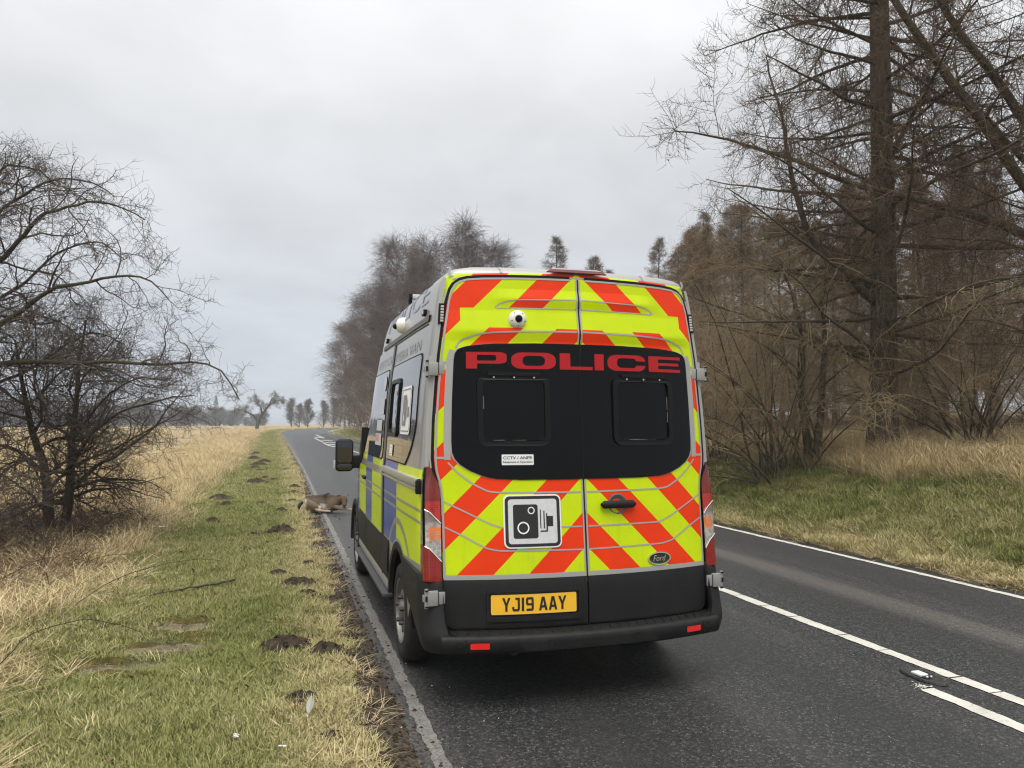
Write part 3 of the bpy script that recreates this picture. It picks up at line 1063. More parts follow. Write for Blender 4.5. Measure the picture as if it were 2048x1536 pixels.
GLY = {
    'P': [[(0, 0), (.27, 0), (.27, .30)] + arc(.80, .50, .2, .2, -90, 0) + arc(.80, .80, .2, .2, 0, 90) + [(0, 1)], ([(.27, .48)] + arc(.69, .56, .05, .08, -90, 0) + arc(.69, .74, .05, .08, 0, 90) + [(.27, .82)])[::-1]],
    'O': [rr_unit(0, 1, 0, 1, .24, .40), rr_unit(.25, .75, .20, .80, .12, .24)[::-1]],
    'L': [[(0, 0), (1, 0), (1, .20), (.32, .20), (.32, 1), (0, 1)]],
    'I': [[(0, 0), (1, 0), (1, 1), (0, 1)]],
    'C': [[(1, .36)] + arc(.78, .38, .22, .38, 0, -90) + arc(.24, .40, .24, .40, -90, -180) + arc(.24, .60, .24, .40, 180, 90) + arc(.78, .62, .22, .38, 90, 0) + [(1, .64), (.74, .64)] +
          arc(.66, .68, .08, .12, 0, 90) + arc(.36, .60, .11, .20, 90, 180) + arc(.36, .40, .11, .20, 180, 270) + arc(.66, .32, .08, .12, -90, 0) + [(.74, .36)]],
    'E': [[(0, 0), (1, 0), (1, .19), (.30, .19), (.30, .41), (.95, .41), (.95, .59), (.30, .59), (.30, .81), (1, .81), (1, 1), (0, 1)]],
    'A': [[(0, 0), (.27, 0), (.335, .20), (.665, .20), (.73, 0), (1, 0), (.66, 1), (.34, 1)], [(.395, .37), (.5, .74), (.605, .37)]],
    'Y': [[(.365, 0), (.635, 0), (.635, .42), (1, 1), (.72, 1), (.5, .62), (.28, 1), (0, 1), (.365, .42)]],
    'J': [[(0, .16), (.14, 0), (.84, 0), (1, .14), (1, 1), (.42, 1), (.42, .83), (.72, .83), (.72, .17), (.28, .17), (.28, .34), (0, .34)]],
    '1': [[(0, 0), (1, 0), (1, 1), (0, 1)]],
    '9': [[(.06, 0), (.86, 0), (1, .14), (1, .86), (.86, 1), (.14, 1), (0, .86), (0, .54), (.14, .40), (.72, .40), (.72, .17), (.06, .17)], [(.28, .56), (.28, .83), (.72, .83), (.72, .56)]],
}
# POLICE across both panes
spans = [('P', -.722, -.476), ('O', -.448, -.165), ('L', -.140, .080), ('I', .094, .158), ('C', .184, .462), ('E', .486, .742)]
for ch, a, c in spans:
    loops = [scale_loop(l, a, c, 1.996, 2.099) for l in GLY[ch]]
    V, F = fill_poly(loops)
    wrap_mesh('letter', V, F, on_rear(.0085), M_redtxt, dL if c < .05 or ch == 'L' else dR, cuts=[a + (c - a) * k / 5 for k in range(1, 5)], axis=0)
# CCTV / ANPR sticker
V, F = fill_poly([rrect(-.516, -.320, 1.408, 1.472, .004, 2)])
st = wrap_mesh('sticker', V, F, on_rear(.0085), M_white, dL)
for txt, size, x_, z_, wd in (('CCTV / ANPR', .026, -.507, 1.443, .178), ('Equipment in Operation', .0165, -.508, 1.418, .180)):
    V, F = text_poly(txt, size)
    V = (V - V.min(0)) * [wd / np.ptp(V[:, 0]), 1]
    for o_ in (0, .0009):
        wrap_mesh('lettering', V + [x_ + o_, z_], F, on_rear(.0092 + o_ * .2), M_ink, dL)
# dome camera
c = rear(-.404, 2.306, DZ, False)
d0 = MB().lathe([(.057, 0), (.057, -.010), (.055, -.022), (.046, -.034), (.030, -.041), (.001, -.044)], c, 'y', 36).build('dome_camera', M_dome, dL)
MB().lathe([(.024, -.030), (.024, -.044), (.017, -.054), (.001, -.058)], c, 'y', 24).build('camera_lens', M_glass, d0)
for k in range(5):
    t_ = MB()
    a = RAD(90 + 72 * k) + .6
    t_.lathe([(.0045, -.0278), (.0045, -.034), (.0005, -.0345)], (c[0] + .043 * math.cos(a), c[1] - .002, c[2] + .043 * math.sin(a)), 'y', 8)
    t_.build('screw', M_ink, d0)
# speed camera symbol plate
x0, x1, z0, z1 = -.512, -.158, .913, 1.229
V, F = fill_poly([rrect(x0, x1, z0, z1, .035, 7)])
cs = wrap_mesh('camera_sign', V, F, on_rear(.007), M_white, dL, thick=.006, cuts=[x0 + .03 * k for k in range(1, 12)])
sg_white = mat('sign face', varied((.60, .60, .59), (.68, .68, .67), 40), rough=.4, metal=.2)
V, F = fill_poly([rrect(x0 + .008, x1 - .008, z0 + .008, z1 - .008, .030, 7), rrect(x0 + .027, x1 - .027, z0 + .026, z1 - .026, .018, 7)[::-1]])
wrap_mesh('camera_symbol', V, F, on_rear(.0082), M_ink, dL, cuts=[x0 + .03 * k for k in range(1, 12)])
V, F = fill_poly([rrect(x0 + .0268, x1 - .0268, z0 + .0258, z1 - .0258, .018, 7)])
wrap_mesh('camera_symbol', V, F, on_rear(.0077), sg_white, dL, cuts=[x0 + .03 * k for k in range(1, 12)])


def sgn(px, pz):   # symbol sketched on a 660 x 610 field
    return (x0 + (px / 660.0) * (x1 - x0), z1 - (pz / 612.0) * (z1 - z0))


def sgl(*pts): return [sgn(*p) for p in pts]


bx0, bz1 = sgn(105, 112); bx1, bz0 = sgn(388, 502)
cen1 = sgn(312, 182); cen2 = sgn(218, 380)
V, F = fill_poly([rrect(bx0, bx1, bz0, bz1, .014, 5)])
wrap_mesh('camera_symbol', V, F, on_rear(.0086), M_ink, dL, cuts=[x0 + .03 * k for k in range(1, 12)])
for cn, r1, r2 in ((cen1, .0215, .0155), (cen2, .0365, .0285)):
    V, F = fill_poly([ellipse(cn[0], cn[1], r1, r1), ellipse(cn[0], cn[1], r2, r2)[::-1]])
    wrap_mesh('camera_symbol', V, F, on_rear(.0092), M_white, dL)
for lp in (sgl((412, 172), (424, 172), (424, 390), (412, 390)), sgl((452, 188), (466, 188), (466, 392), (452, 392)),
           sgl((483, 218), (497, 218), (497, 250), (563, 250), (563, 368), (500, 368), (500, 430), (414, 430), (414, 414), (483, 414))):
    V, F = fill_poly([lp]); wrap_mesh('camera_symbol', V, F, on_rear(.0086), M_ink, dL)
# number plate
lpl = [o for o in dL.children if o.name.startswith('lower_panel')][0]
px0, px1, pz0, pz1 = -.600, -.082, .534, .648


def on_low(off): return lambda u_, v_, d_: rear(u_, v_, .026 + off + d_, False)


V, F = fill_poly([rrect(px0 - .026, px1 + .036, pz0 - .040, pz1 + .020, .018, 5), rrect(px0 - .012, px1 + .016, pz0 - .010, pz1 + .008, .010, 5)[::-1]])
wrap_mesh('plate_surround', V, F, on_low(.012), M_black, dL, thick=.012, cuts=[px0 - .02 + .03 * k for k in range(1, 20)])
V, F = fill_poly([rrect(px0, px1, pz0, pz1, .009, 4)])
wrap_mesh('number_plate', V, F, on_low(.008), M_plate, dL, thick=.005, cuts=[px0 + .026 * k for k in range(1, 20)])
V, F = fill_poly([rrect(px0 + .003, px1 - .003, pz0 + .003, pz1 - .003, .008, 4), rrect(px0 + .0045, px1 - .0045, pz0 + .0045, pz1 - .0045, .007, 4)[::-1]])
wrap_mesh('plate_border', V, F, on_low(.0086), mat('plate edge', color=(.78, .66, .35), rough=.5), dL, cuts=[px0 + .026 * k for k in range(1, 20)])
xx = px0 + .064
hz0, hz1 = pz0 + .018, pz1 - .017
for ch, wd, gp in (('Y', .050, .009), ('J', .046, .011), ('1', .0145, .011), ('9', .047, .031), ('A', .053, .007), ('A', .053, .006), ('Y', .052, 0)):
    V, F = fill_poly([scale_loop(l, xx, xx + wd, hz0, hz1) for l in GLY[ch]])
    wrap_mesh('plate_letter', V, F, on_low(.0094), M_ink, dL)
    xx += wd + gp
# door handle on the right door
hx, hz = .222, 1.158
c0 = rear(hx, hz, DZ, False)
cup = MB().lathe([(.064, .001), (.064, -.006), (.058, -.008), (.050, -.004), (.030, .004), (.001, .008)], (hx, c0[1], hz), 'y', 30)
cu_ = cup.build('handle_cup', mat('handle recess', color=(.13, .13, .125), rough=.45, metal=.2), dR)
hb = MB()
G = []
for k in range(15):
    u_ = -1 + 2 * k / 14
    xx_ = hx + u_ * .118
    r_ = .024 * (1 - max(0, abs(u_) - .86) ** 2 * 30)
    yv = rear(xx_, hz, DZ, False)[1] - .024 - .006 * (1 - u_ * u_)
    G.append([(xx_, yv + .016 * math.sin(a), hz + r_ * math.cos(a)) for a in np.linspace(0, 2 * np.pi, 13)])
hb.grid(G)
hb.build('door_handle', M_black, dR)
# oval badge
bc = (.506, .810)
V, F = fill_poly([ellipse(bc[0], bc[1], .078, .034)])
ob = wrap_mesh('oval_badge', V, F, on_rear(.006), M_ink, dR, thick=.006)
V, F = fill_poly([ellipse(bc[0], bc[1], .086, .040, 40), ellipse(bc[0], bc[1], .077, .033, 40)[::-1]])
wrap_mesh('badge_rim', V, F, on_rear(.008), M_chrome, dR, thick=.007)
V, F = text_poly('Ford', .048, .35)
V = (V - V.min(0)); V = V * [.098 / np.ptp(V[:, 0]), .036 / np.ptp(V[:, 1])]
wrap_mesh('badge_lettering', V + [bc[0] - .049, bc[1] - .017], F, on_rear(.0068), M_chrome, dR)
# high brake light
G = []
for z, o_, sw in ((2.618, .004, .205), (2.622, .020, .205), (2.640, .014, .175), (2.655, -.02, .150), (2.664, -.07, .140)):
    G.append([(sw * u, rear(sw * u, 2.62, o_, False)[1], z) for u in np.linspace(-1, 1, 15)])
MB().grid(G).build('brake_light', M_brake, van)
for s_ in (-.79, .49, .79, -.49):
    G = []
    for z, o_ in ((2.605, .003), (2.628, -.012), (2.648, -.045), (2.658, -.09)):
        G.append([(s_ + a, rear(s_, 2.62, o_, False)[1] - .003, z + .004 - (.03 if abs(s_) > .7 else .003)) for a in (-.006, .006)])
    MB().grid(G).build('roof_seam', M_trim, van)

# ---- bumper ------------------------------------------------------------------
def bpath(o):
    """plan path of the bumper skin at outward offset o, left to right: (x, y)"""
    pts = []
    for u in np.linspace(-1, 1, 41):
        s_ = u * .90
        pts.append((s_, .155 * (abs(s_) / .99) ** 2.2 - .012 - o))
    return pts


bump = link('bumper', None, van)
prof = [(-.015, .446), (.03, .444), (.105, .436), (.122, .430), (.131, .418), (.133, .395), (.128, .345), (.112, .332), (.05, .318), (-.30, .318)]
G = []
for o_, z in prof:
    G.append([(p[0], p[1], z) for p in bpath(o_)])
sk = MB().grid(G).build('bumper_skin', M_black, bump, angle=45)
rib = None
for k in range(27):
    u = -.80 + 1.6 * k / 26
    p = [(u + dx, .155 * (abs(u) / .99) ** 2.2 - .012 - o_, z) for o_, z, dx in ((.010, .4475, .012), (.055, .4465, .002), (.098, .4405, -.010))]
    r = MB().tube(p, .0032, 5)
    o = r.build('tread_rib', M_black, bump)
for sg in (-1, 1):
    # quarter moulding wrapping the corner
    def corner_path(z, n=22):
        top = float(np.interp(z, [.33, .40, .50, .60, .76], [.975, .995, 1.004, 1.008, 1.006]))
        lo = max(AR ** 2 - (z - .345) ** 2, 0.0)
        yfr = 1.07 - math.sqrt(lo) - .012 if z > .345 else 1.07 - AR - .012
        R_ = .14
        pts = []
        yb = .155 * (.86 / .99) ** 2.2 - .012 - float(np.interp(z, [.33, .42, .50, .60, .735, .76], [.125, .130, .095, .062, .028, .004]))
        ins = float(np.interp(z, [.33, .43, .46, .58, .585, .76], [.80, .80, .865, .872, .872, .875]))
        yc = yb + R_ + .02
        pts.append((ins, yb + .035)); pts.append((ins + .004, yb))
        for k in range(9):
            a = RAD(-90 + 90 * k / 8)
            pts.append((top - R_ + R_ * math.cos(a), yc + R_ * math.sin(a)))
        for k in range(1, 9):
            pts.append((top, yc + (yfr - yc) * k / 8))
        pts.append((top - .06, yfr + .005))
        return pts
    G = []
    for z in [.334, .34, .36, .40, .43, .45, .50, .55, .575, .59, .62, .66, .70, .735, .75, .762]:
        P = corner_path(z)
        q = []
        for i, p in enumerate(P):
            lift = .13 * float(sstep(.2, .62, p[1])) * (1 - (z - .334) / .43)
            q.append((sg * p[0], p[1], z + lift + .035 * (z > .7) * float(sstep(.1, .6, p[1])) * 0))
        G.append(q)
    G.append([(sg * (abs(p[0]) - .03), p[1] + .02, .766) for p in G[-1]])
    bc_ = MB().grid(G).build('bumper_corner', M_black, bump, angle=35)
    V, F = fill_poly([rrect(.633, .743, .365, .402, .005, 2)])
    wrap_mesh('reflector', V, F, lambda u_, v_, d_, sg=sg: (sg * u_, .155 * (abs(u_) / .99) ** 2.2 - .012 - .1355 - d_, v_), M_refl, bump, thick=.004)
    V, F = fill_poly([rrect(.629, .747, .361, .406, .006, 2), rrect(.634, .742, .366, .401, .005, 2)[::-1]])
    wrap_mesh('reflector_rim', V, F, lambda u_, v_, d_, sg=sg: (sg * u_, .155 * (abs(u_) / .99) ** 2.2 - .012 - .1365 - d_, v_), M_blackg, bump, thick=.004)
    for s_ in (.275, .800):
        yv = .155 * (s_ / .99) ** 2.2 - .012 - .132
        MB().lathe([(.018, .004), (.018, -.003), (.014, -.004), (.013, -.002), (.001, -.002)], (sg * s_, yv, .393), 'y', 16).build('parking_sensor', M_black, bump)
    MB().tube([(sg * .764, .155 * (.764 / .99) ** 2.2 - .148, .334), (sg * .764, .155 * (.764 / .99) ** 2.2 - .147, .425)], .0016, 4).build('joint_line', M_blackg, bump)
MB().lathe([(.020 + .009 * math.cos(a), .009 * math.sin(a)) for a in np.linspace(0, 2 * np.pi, 9)], (-.43, .10, .288), 'y', 16).build('towing_eye', mat('rusty iron', color=(.10, .06, .04), rough=.8), van)
# floor and dark underside
MB().box((0, 2.7, .40), (1.70, 5.0, .06)).box((0, .55, .36), (1.5, .5, .10)).box((-.55, 2.6, .31), (.5, 1.3, .16)).tube([(-.8, 1.07, .345), (.8, 1.07, .345)], .05, 8).tube([(.3, .2, .30), (.3, 3.0, .30)], .035, 8).build('underbody', M_dark, van)
for sg in (-1, 1):
    for ay in (1.07, 4.36):
        a = np.linspace(0, np.pi, 14)
        G = [[(sg * xx_, ay + (AR + .012) * math.cos(t_), .33 + (AR + .012) * math.sin(t_)) for t_ in a] for xx_ in (.97, .60)]
        MB().grid(G).add([(sg * .60, ay + (AR + .01) * math.cos(t_), .33 + (AR + .01) * math.sin(t_)) for t_ in a] + [(sg * .60, ay, .33)], [[i, i + 1, 14] for i in range(13)]).build('wheel_housing', M_dark, van)
    # black arch lip
        lip = [[(sg * (1.003 + o_), ay + r_ * math.cos(t_), .345 + r_ * math.sin(t_)) for t_ in np.linspace(-.05, np.pi + (.05 if ay > 2 else -.55), 26)] for r_, o_ in ((AR - .012, -.03), (AR - .004, .0), (AR + .030, .004), (AR + .048, -.002), (AR + .05, -.02))]
        MB().grid(lip).build('wheel_arch', M_black, van)
    # black lower side moulding between the wheels and silver sill
    def lowside(y0, y1, z0, z1, off, n=8):
        G = []
        for z in np.linspace(z0, z1, 5):
            o_ = off * (1 if z0 < z < z1 else .1)
            G.append([side(y, max(z, .40), o_, sg)[:2] + (z,) for y in np.linspace(y0, y1, n)])
        return G
    for y0, y1 in ((1.53, 1.925), (1.94, 3.13), (3.15, 3.90)):
        MB().grid(lowside(y0, y1, .462, .765, .014)).build('side_moulding', M_black, van)
    for y0, y1 in ((1.52, 3.90),):
        MB().grid(lowside(y0, y1, .385, .458, .006, 12)).build('sill', M_sil, van)
    st_ = MB().box((sg * 1.012, 2.62, .365), (.075, 2.30, .030), bev=.010)
    st_.build('side_step', mat('step grey', color=(.05, .05, .05), rough=.5, spec=.4) if sg < 0 else bpy.data.materials['step grey'], van)

# ---- sides: sliding door, windows, rail, print --------------------------------
def side_panel(y0f, y1f, zs, off, sg, n=10, wall=.012):
    G = []
    for z in zs:
        a, c = y0f(z), y1f(z)
        r = [side(a + (c - a) * k / (n - 1), z, off, sg) for k in range(n)]
        r = [side(a, z, off - wall, sg)] + r + [side(c, z, off - wall, sg)]
        G.append(r)
    bot = [(p[0] - sg * wall, p[1], p[2] - .0004) for p in G[0]]; top = [(p[0] - sg * wall, p[1], p[2] + .0004) for p in G[-1]]
    return [bot] + G + [top]


def rounded_f(y0, y1, z0, z1, r, slant=0.0, lower_r=None):
    """edge functions of a rounded window; slant shortens the rear lower corner"""
    def lo(z):
        e = 0.0
        if z > z1 - r: e = r - math.sqrt(max(0, r * r - (z - (z1 - r)) ** 2))
        rl = lower_r or r
        if z < z0 + rl:
            q = (z0 + rl - z) / rl
            e = max(e, (slant or r) * (1 - math.sqrt(max(0, 1 - q * q))) if not slant else slant * q ** 1.6)
        return y0 + e
    def hi(z):
        e = 0.0
        if z > z1 - r: e = r - math.sqrt(max(0, r * r - (z - (z1 - r)) ** 2))
        if z < z0 + r: e = r - math.sqrt(max(0, r * r - (z0 + r - z) ** 2))
        return y1 - e
    return lo, hi


for sg in (-1, 1):
    zsd = np.unique(np.concatenate([np.linspace(.77, 2.30, 34), [2.28, 2.29]]))
    sd = MB().grid(side_panel(lambda z: 1.935, lambda z: 3.12, zsd, .014, sg)).build('sliding_door', M_liv, van, angle=35)
    gp = MB()
    for z_ in [None]:
        gp.grid([[side(y_, z, .003, sg) for z in np.linspace(.45, 2.31, 30)] for y_ in (1.885, 1.94)])
        gp.grid([[side(y_, z, .003, sg) for z in np.linspace(.45, 2.20, 30)] for y_ in (3.115, 3.135)])
        gp.grid([[side(y_, z, .003, sg) for y_ in np.linspace(.5, 3.1, 20)] for z in (2.302, 2.310)])
    gp.build('door_gap', M_blackg, van)

    def win(name, y0, y1, z0, z1, r, off, parent, slant=0, lower_r=None, grow=0.0, m_=M_sglass):
        lo, hi = rounded_f(y0 - grow, y1 + grow, z0 - grow, z1 + grow, r, slant, lower_r)
        zs = np.unique(np.concatenate([np.linspace(z0 - grow, z0 - grow + (lower_r or r), 9), np.linspace(z0 + r, z1 - r, 8), np.linspace(z1 + grow - r, z1 + grow, 8)]))
        return MB().grid(side_panel(lo, hi, zs, off, sg, 8, .004)).build(name, m_, parent)
    win('window_seal', .56, 1.84, 1.385, 2.115, .05, .005, van, .30, .28, .010, M_blackg)
    win('side_window', .56, 1.84, 1.385, 2.115, .05, .008, van, .30, .28)
    win('window_seal', 1.985, 3.06, 1.375, 2.10, .05, .0185, sd, 0, None, .010, M_blackg)
    win('side_window', 1.985, 3.06, 1.375, 2.10, .05, .021, sd)
    # cab door window narrowing with the screen
    def cy0(z): return 3.22
    def cy1(z): return float(np.interp(z, [1.36, 2.02], [4.02, 3.42])) if z < 2.02 else 3.42
    MB().grid(side_panel(cy0, cy1, np.linspace(1.37, 1.96, 14), .006, sg, 8, .004)).build('cab_window', M_sglass, van)
    cd = MB()
    cd.grid([[side(y_, z, .0035, sg) for z in np.linspace(.46, 1.30, 14)] for y_ in (4.02, 4.03)])
    cd.build('door_gap', M_blackg, van)
    # cab door handle
    hh = side(3.24, 1.135, .018, sg)
    MB().box((hh[0], 3.26, 1.135), (.03, .20, .032), bev=.010).build('door_handle', M_black, van)
    # slider track
    tr = MB()
    for z_, w_, o_ in ((1.292, .030, .022), (1.250, .012, .016)):
        G = []
        for y_ in np.linspace(.28, 1.90, 14):
            G.append([side(y_, 1.27, -.005, sg)[:2] + (z_ + w_,), side(y_, 1.27, o_ * .9, sg)[:2] + (z_ + w_ * .9,), side(y_, 1.27, o_, sg)[:2] + (z_,), side(y_, 1.27, o_ * .8, sg)[:2] + (z_ - w_ * .6,), side(y_, 1.27, -.005, sg)[:2] + (z_ - w_,)])
        tr.grid(G)
    dt = tr.build('door_track', M_alu, van)
    c = side(.265, 1.27, .012, sg)
    MB().box((c[0], .262, 1.272), (.040, .030, .085), bev=.01).build('track_cap', M_blackg, dt)
    # roof rail strip and marker lamps
    rl = MB()
    rl.grid([[side(y_, z, o_, sg) for y_ in np.linspace(.48, 2.70, 18)] for z, o_ in ((2.322, .0), (2.326, .012), (2.362, .012), (2.366, 0))])
    rl.build('roof_rail', M_grail, van)
    for yl in (.69, 2.55):
        c = side(yl, 2.405, .008, sg)
        lm = MB().box(c, (.03, .085, .040), bev=.010).build('marker_light', M_blackg, van)
        MB().box((c[0] + sg * .012, yl - .012, 2.405), (.012, .045, .026), bev=.005).build('lamp_lens', bpy.data.materials['led clear'], lm)
    # side camera
    c = side(1.68, 2.44, 0, sg)
    dc = MB().lathe([(.060 * k_, sg * h_) for k_, h_ in ((1.1, -.02), (1.08, .01), (1.0, .030), (.8, .048), (.45, .060), (.01, .063))], c, 'x', 28).build('dome_camera', M_dome, van)
    MB().lathe([(.024, sg * .045), (.023, sg * .070), (.015, sg * .084), (.001, sg * .088)], (c[0], c[1], c[2] - .008), 'x', 20).build('camera_lens', M_glass, dc)

    # mirror
    mr = link('wing_mirror', None, van)
    mx = sg * 1.150
    my = 3.98
    hs = MB()
    zc_ = 1.322
    G = []
    for d_, k_ in ((0.0, .0), (0.0, .90), (.012, .98), (.05, 1.0), (.10, .95), (.14, .80), (.16, .50), (.165, .0)):
        G.append([(mx + k_ * (p[0]), my + d_, zc_ + k_ * p[1]) for p in rrect(-.094, .094, -.175, .172, .045, 4) + rrect(-.094, .094, -.175, .172, .045, 4)[:1]])
    hs.grid(G)
    hs.build('mirror_housing', M_black, mr)
    V, F = fill_poly([rrect(-.076, .076, -.078, .155, .030, 5)])
    wrap_mesh('mirror_glass', V, F, lambda u_, v_, d_: (mx + u_, my - .004 + .10 * u_ * sg - .008, zc_ + v_), M_mirror, mr)
    V, F = fill_poly([rrect(-.076, .076, -.158, -.090, .026, 5)])
    wrap_mesh('mirror_glass', V, F, lambda u_, v_, d_: (mx + u_, my - .014 + .10 * u_ * sg - .4 * u_ * u_, zc_ + v_), M_mirror, mr)
    MB().box((mx + sg * .100, my + .06, zc_ - .10), (.022, .05, .09), bev=.008).build('indicator', bpy.data.materials['led clear'], mr)
    MB().box((sg * 1.02, my + .06, 1.25), (.14, .10, .14), bev=.03).build('mirror_arm', M_black, mr)
    s0 = abs(side(3.95, 1.3, 0, sg)[0])
    MB().grid([[(sg * (s0 + o_), y_, z_) for y_, z_ in ((3.80, 1.36), (3.80, 1.62), (3.90, 1.52), (4.06, 1.36), (4.00, 1.14), (3.86, 1.12), (3.80, 1.36))] for o_ in (-.06, .015, .02)]).add(
        [(sg * (s0 + .02), y_, z_) for y_, z_ in ((3.80, 1.36), (3.80, 1.62), (3.90, 1.52), (4.06, 1.36), (4.00, 1.14), (3.86, 1.12))], [[0, 1, 2], [0, 2, 3], [0, 3, 4], [0, 4, 5]]).build('mirror_mount', M_black, mr, smooth=False)

    # wheels
    for ay in (1.07, 4.36):
        wh = link('wheel', None, van)
        ox = .985
        tyre = MB().lathe([(.215, sg * (ox - .02)), (.235, sg * (ox - .005)), (.28, sg * ox), (.315, sg * (ox - .008)), (.335, sg * (ox - .03)), (.343, sg * (ox - .055)), (.345, sg * (ox - .11)), (.343, sg * (ox - .17)), (.33, sg * (ox - .20)), (.30, sg * (ox - .215)), (.2, sg * (ox - .21))], (0, ay, .345), 'x', 56)
        tyre.build('tyre', mat('tyre rubber', varied((.012, .012, .012), (.035, .032, .028), 12, .3, bscale=80, dist=.003), rough=.85, spec=.2) if 'tyre rubber' not in bpy.data.materials else bpy.data.materials['tyre rubber'], wh)
        rim = MB().lathe([(.222, sg * (ox - .006)), (.212, sg * (ox - .010)), (.205, sg * (ox - .035)), (.19, sg * (ox - .055)), (.17, sg * (ox - .040)), (.13, sg * (ox - .022)), (.105, sg * (ox - .020)), (.085, sg * (ox - .030)), (.07, sg * (ox - .012)), (.06, sg * (ox - .004)), (.001, sg * (ox - .002))], (0, ay, .345), 'x', 40)
        rim.build('rim', mat('steel wheel', varied((.13, .125, .115), (.24, .23, .215), 9), rough=.45, metal=.5) if 'steel wheel' not in bpy.data.materials else bpy.data.materials['steel wheel'], wh)
        hl = MB()
        for k in range(10):
            a = 2 * math.pi * k / 10
            hl.lathe([(.017, sg * (ox - .037)), (.017, sg * (ox - .030)), (.001, sg * (ox - .0295))], (0, ay + .158 * math.cos(a), .345 + .158 * math.sin(a)), 'x', 10)
        hl.build('rim_hole', M_ink, wh)
        for k in range(5):
            nt = MB()
            a = 2 * math.pi * k / 5 + .3
            nt.lathe([(.016, sg * (ox - .035)), (.016, sg * (ox + .004)), (.011, sg * (ox + .010)), (.001, sg * (ox + .010))], (0, ay + .092 * math.cos(a), .345 + .092 * math.sin(a)), 'x', 6)
            nt.build('wheel_nut', M_ink, wh)

# print and fittings on the near side
SL = -1


def on_side(y0, z0, off, k=1.0):
    """text frame: u runs rearwards from y0, v up from z0"""
    return lambda u_, v_, d_: side(y0 - u_, z0 + v_ * k, off + d_, SL)


def side_text(name, txt, y0, y1, z0, z1, off, m_, parent=None, cuts=0):
    V, F = text_poly(txt, 1.0)
    V = V - V.min(0)
    V = V * [(y0 - y1) / np.ptp(V[:, 0]), (z1 - z0) / np.ptp(V[:, 1])]
    return wrap_mesh(name, V, F, on_side(y0, z0, off), m_, parent or van, cuts=[(z1 - z0) * k / (cuts + 1) for k in range(1, cuts + 1)], axis=1)


side_text('lettering', 'POLICE', 2.62, .66, 2.470, 2.622, .004, M_ptxt, cuts=9)
side_text('lettering', 'SAFETY CA', 2.90, 1.96, 2.150, 2.225, .017, M_ytxt, cuts=2)
side_text('lettering', 'MERA VAN', 1.82, .68, 2.150, 2.225, .004, M_ytxt, cuts=2)
V, F = fill_poly([rrect(0, .40, 0, .335, .04, 5)])
wrap_mesh('camera_sign', V, F, on_side(1.14, 1.585, .0132), M_white, van)
V, F = fill_poly([rrect(.02, .38, .018, .317, .03, 5), rrect(.03, .37, .026, .309, .025, 5)[::-1]])
wrap_mesh('camera_symbol', V, F, on_side(1.14, 1.585, .0140), mat('grey print', color=(.22, .23, .24), rough=.5), van)
V, F = fill_poly([rrect(.07, .22, .06, .275, .015, 4), ellipse(.185, .235, .016, .016, 12)[::-1], ellipse(.125, .115, .028, .028, 14)[::-1]])
wrap_mesh('camera_symbol', V, F, on_side(1.14, 1.585, .0144), bpy.data.materials['grey print'], van)
for lp in ([(.235, .11), (.245, .11), (.245, .25), (.235, .25)], [(.26, .11), (.272, .11), (.272, .24), (.26, .24)], [(.29, .12), (.34, .12), (.34, .19), (.29, .19)]):
    V, F = fill_poly([lp]); wrap_mesh('camera_symbol', V, F, on_side(1.14, 1.585, .0144), bpy.data.materials['grey print'], van)
# opening light in the side window with a force crest
V, F = fill_poly([rrect(0, .44, 0, .44, .05, 5), rrect(.03, .41, .03, .41, .035, 5)[::-1]])
wrap_mesh('window_frame', V, F, on_side(1.74, 1.56, .022), bpy.data.materials['frame black'], van, thick=.012)
star = []
for k in range(16):
    a = RAD(90 + 22.5 * k); r_ = 1.0 if k % 2 == 0 else .74
    star.append((.10 + .07 * r_ * math.cos(a), .13 + .115 * r_ * math.sin(a)))
V, F = fill_poly([star, ellipse(.10, .13, .035, .055, 16)[::-1]])
wrap_mesh('crest', V, F, on_side(1.56, 1.62, .0135), mat('crest print', color=(.34, .40, .46), rough=.5), van)
V, F = fill_poly([[(.06, .255), (.14, .255), (.15, .30), (.12, .285), (.10, .32), (.08, .285), (.05, .30)]])
wrap_mesh('crest', V, F, on_side(1.56, 1.62, .0135), mat('crest gold', color=(.45, .38, .24), rough=.5), van)
V, F = fill_poly([rrect(0, .16, 0, .085, .004, 2)])
wrap_mesh('sticker', V, F, on_side(1.62, 1.415, .0135), M_white, van)
for zz_, wd in ((.058, .10), (.036, .12), (.016, .09)):
    V, F = fill_poly([[(.02, zz_ - .005), (.02 + wd, zz_ - .005), (.02 + wd, zz_ + .005), (.02, zz_ + .005)]])
    wrap_mesh('lettering', V, F, on_side(1.62, 1.415, .0140), bpy.data.materials['grey print'], van)
M_paper = mat('paper sign', color=(.50, .52, .54), rough=.5)
M_pink = mat('red paper', color=(.62, .25, .22), rough=.5)
for y0, wd, z0, hg, m_ in ((2.20, .17, 1.93, .13, M_paper), (2.33, .30, 1.735, .13, M_paper), (2.45, .36, 1.60, .09, M_paper)):
    V, F = fill_poly([ellipse(wd / 2, hg / 2, wd / 2, hg / 2, 20) if z0 > 1.9 else rrect(0, wd, 0, hg, .004, 2)])
    wrap_mesh('sticker', V, F, on_side(y0, z0, .0265), m_, sd if False else van)
V, F = fill_poly([rrect(0, .40, 0, .10, .004, 2)])
wrap_mesh('sticker', V, F, on_side(2.50, 1.475, .0265), M_paper, van)
V, F = fill_poly([rrect(.01, .24, .03, .09, .002, 2)])
wrap_mesh('sticker_print', V, F, on_side(2.50, 1.475, .0270), M_pink, van)
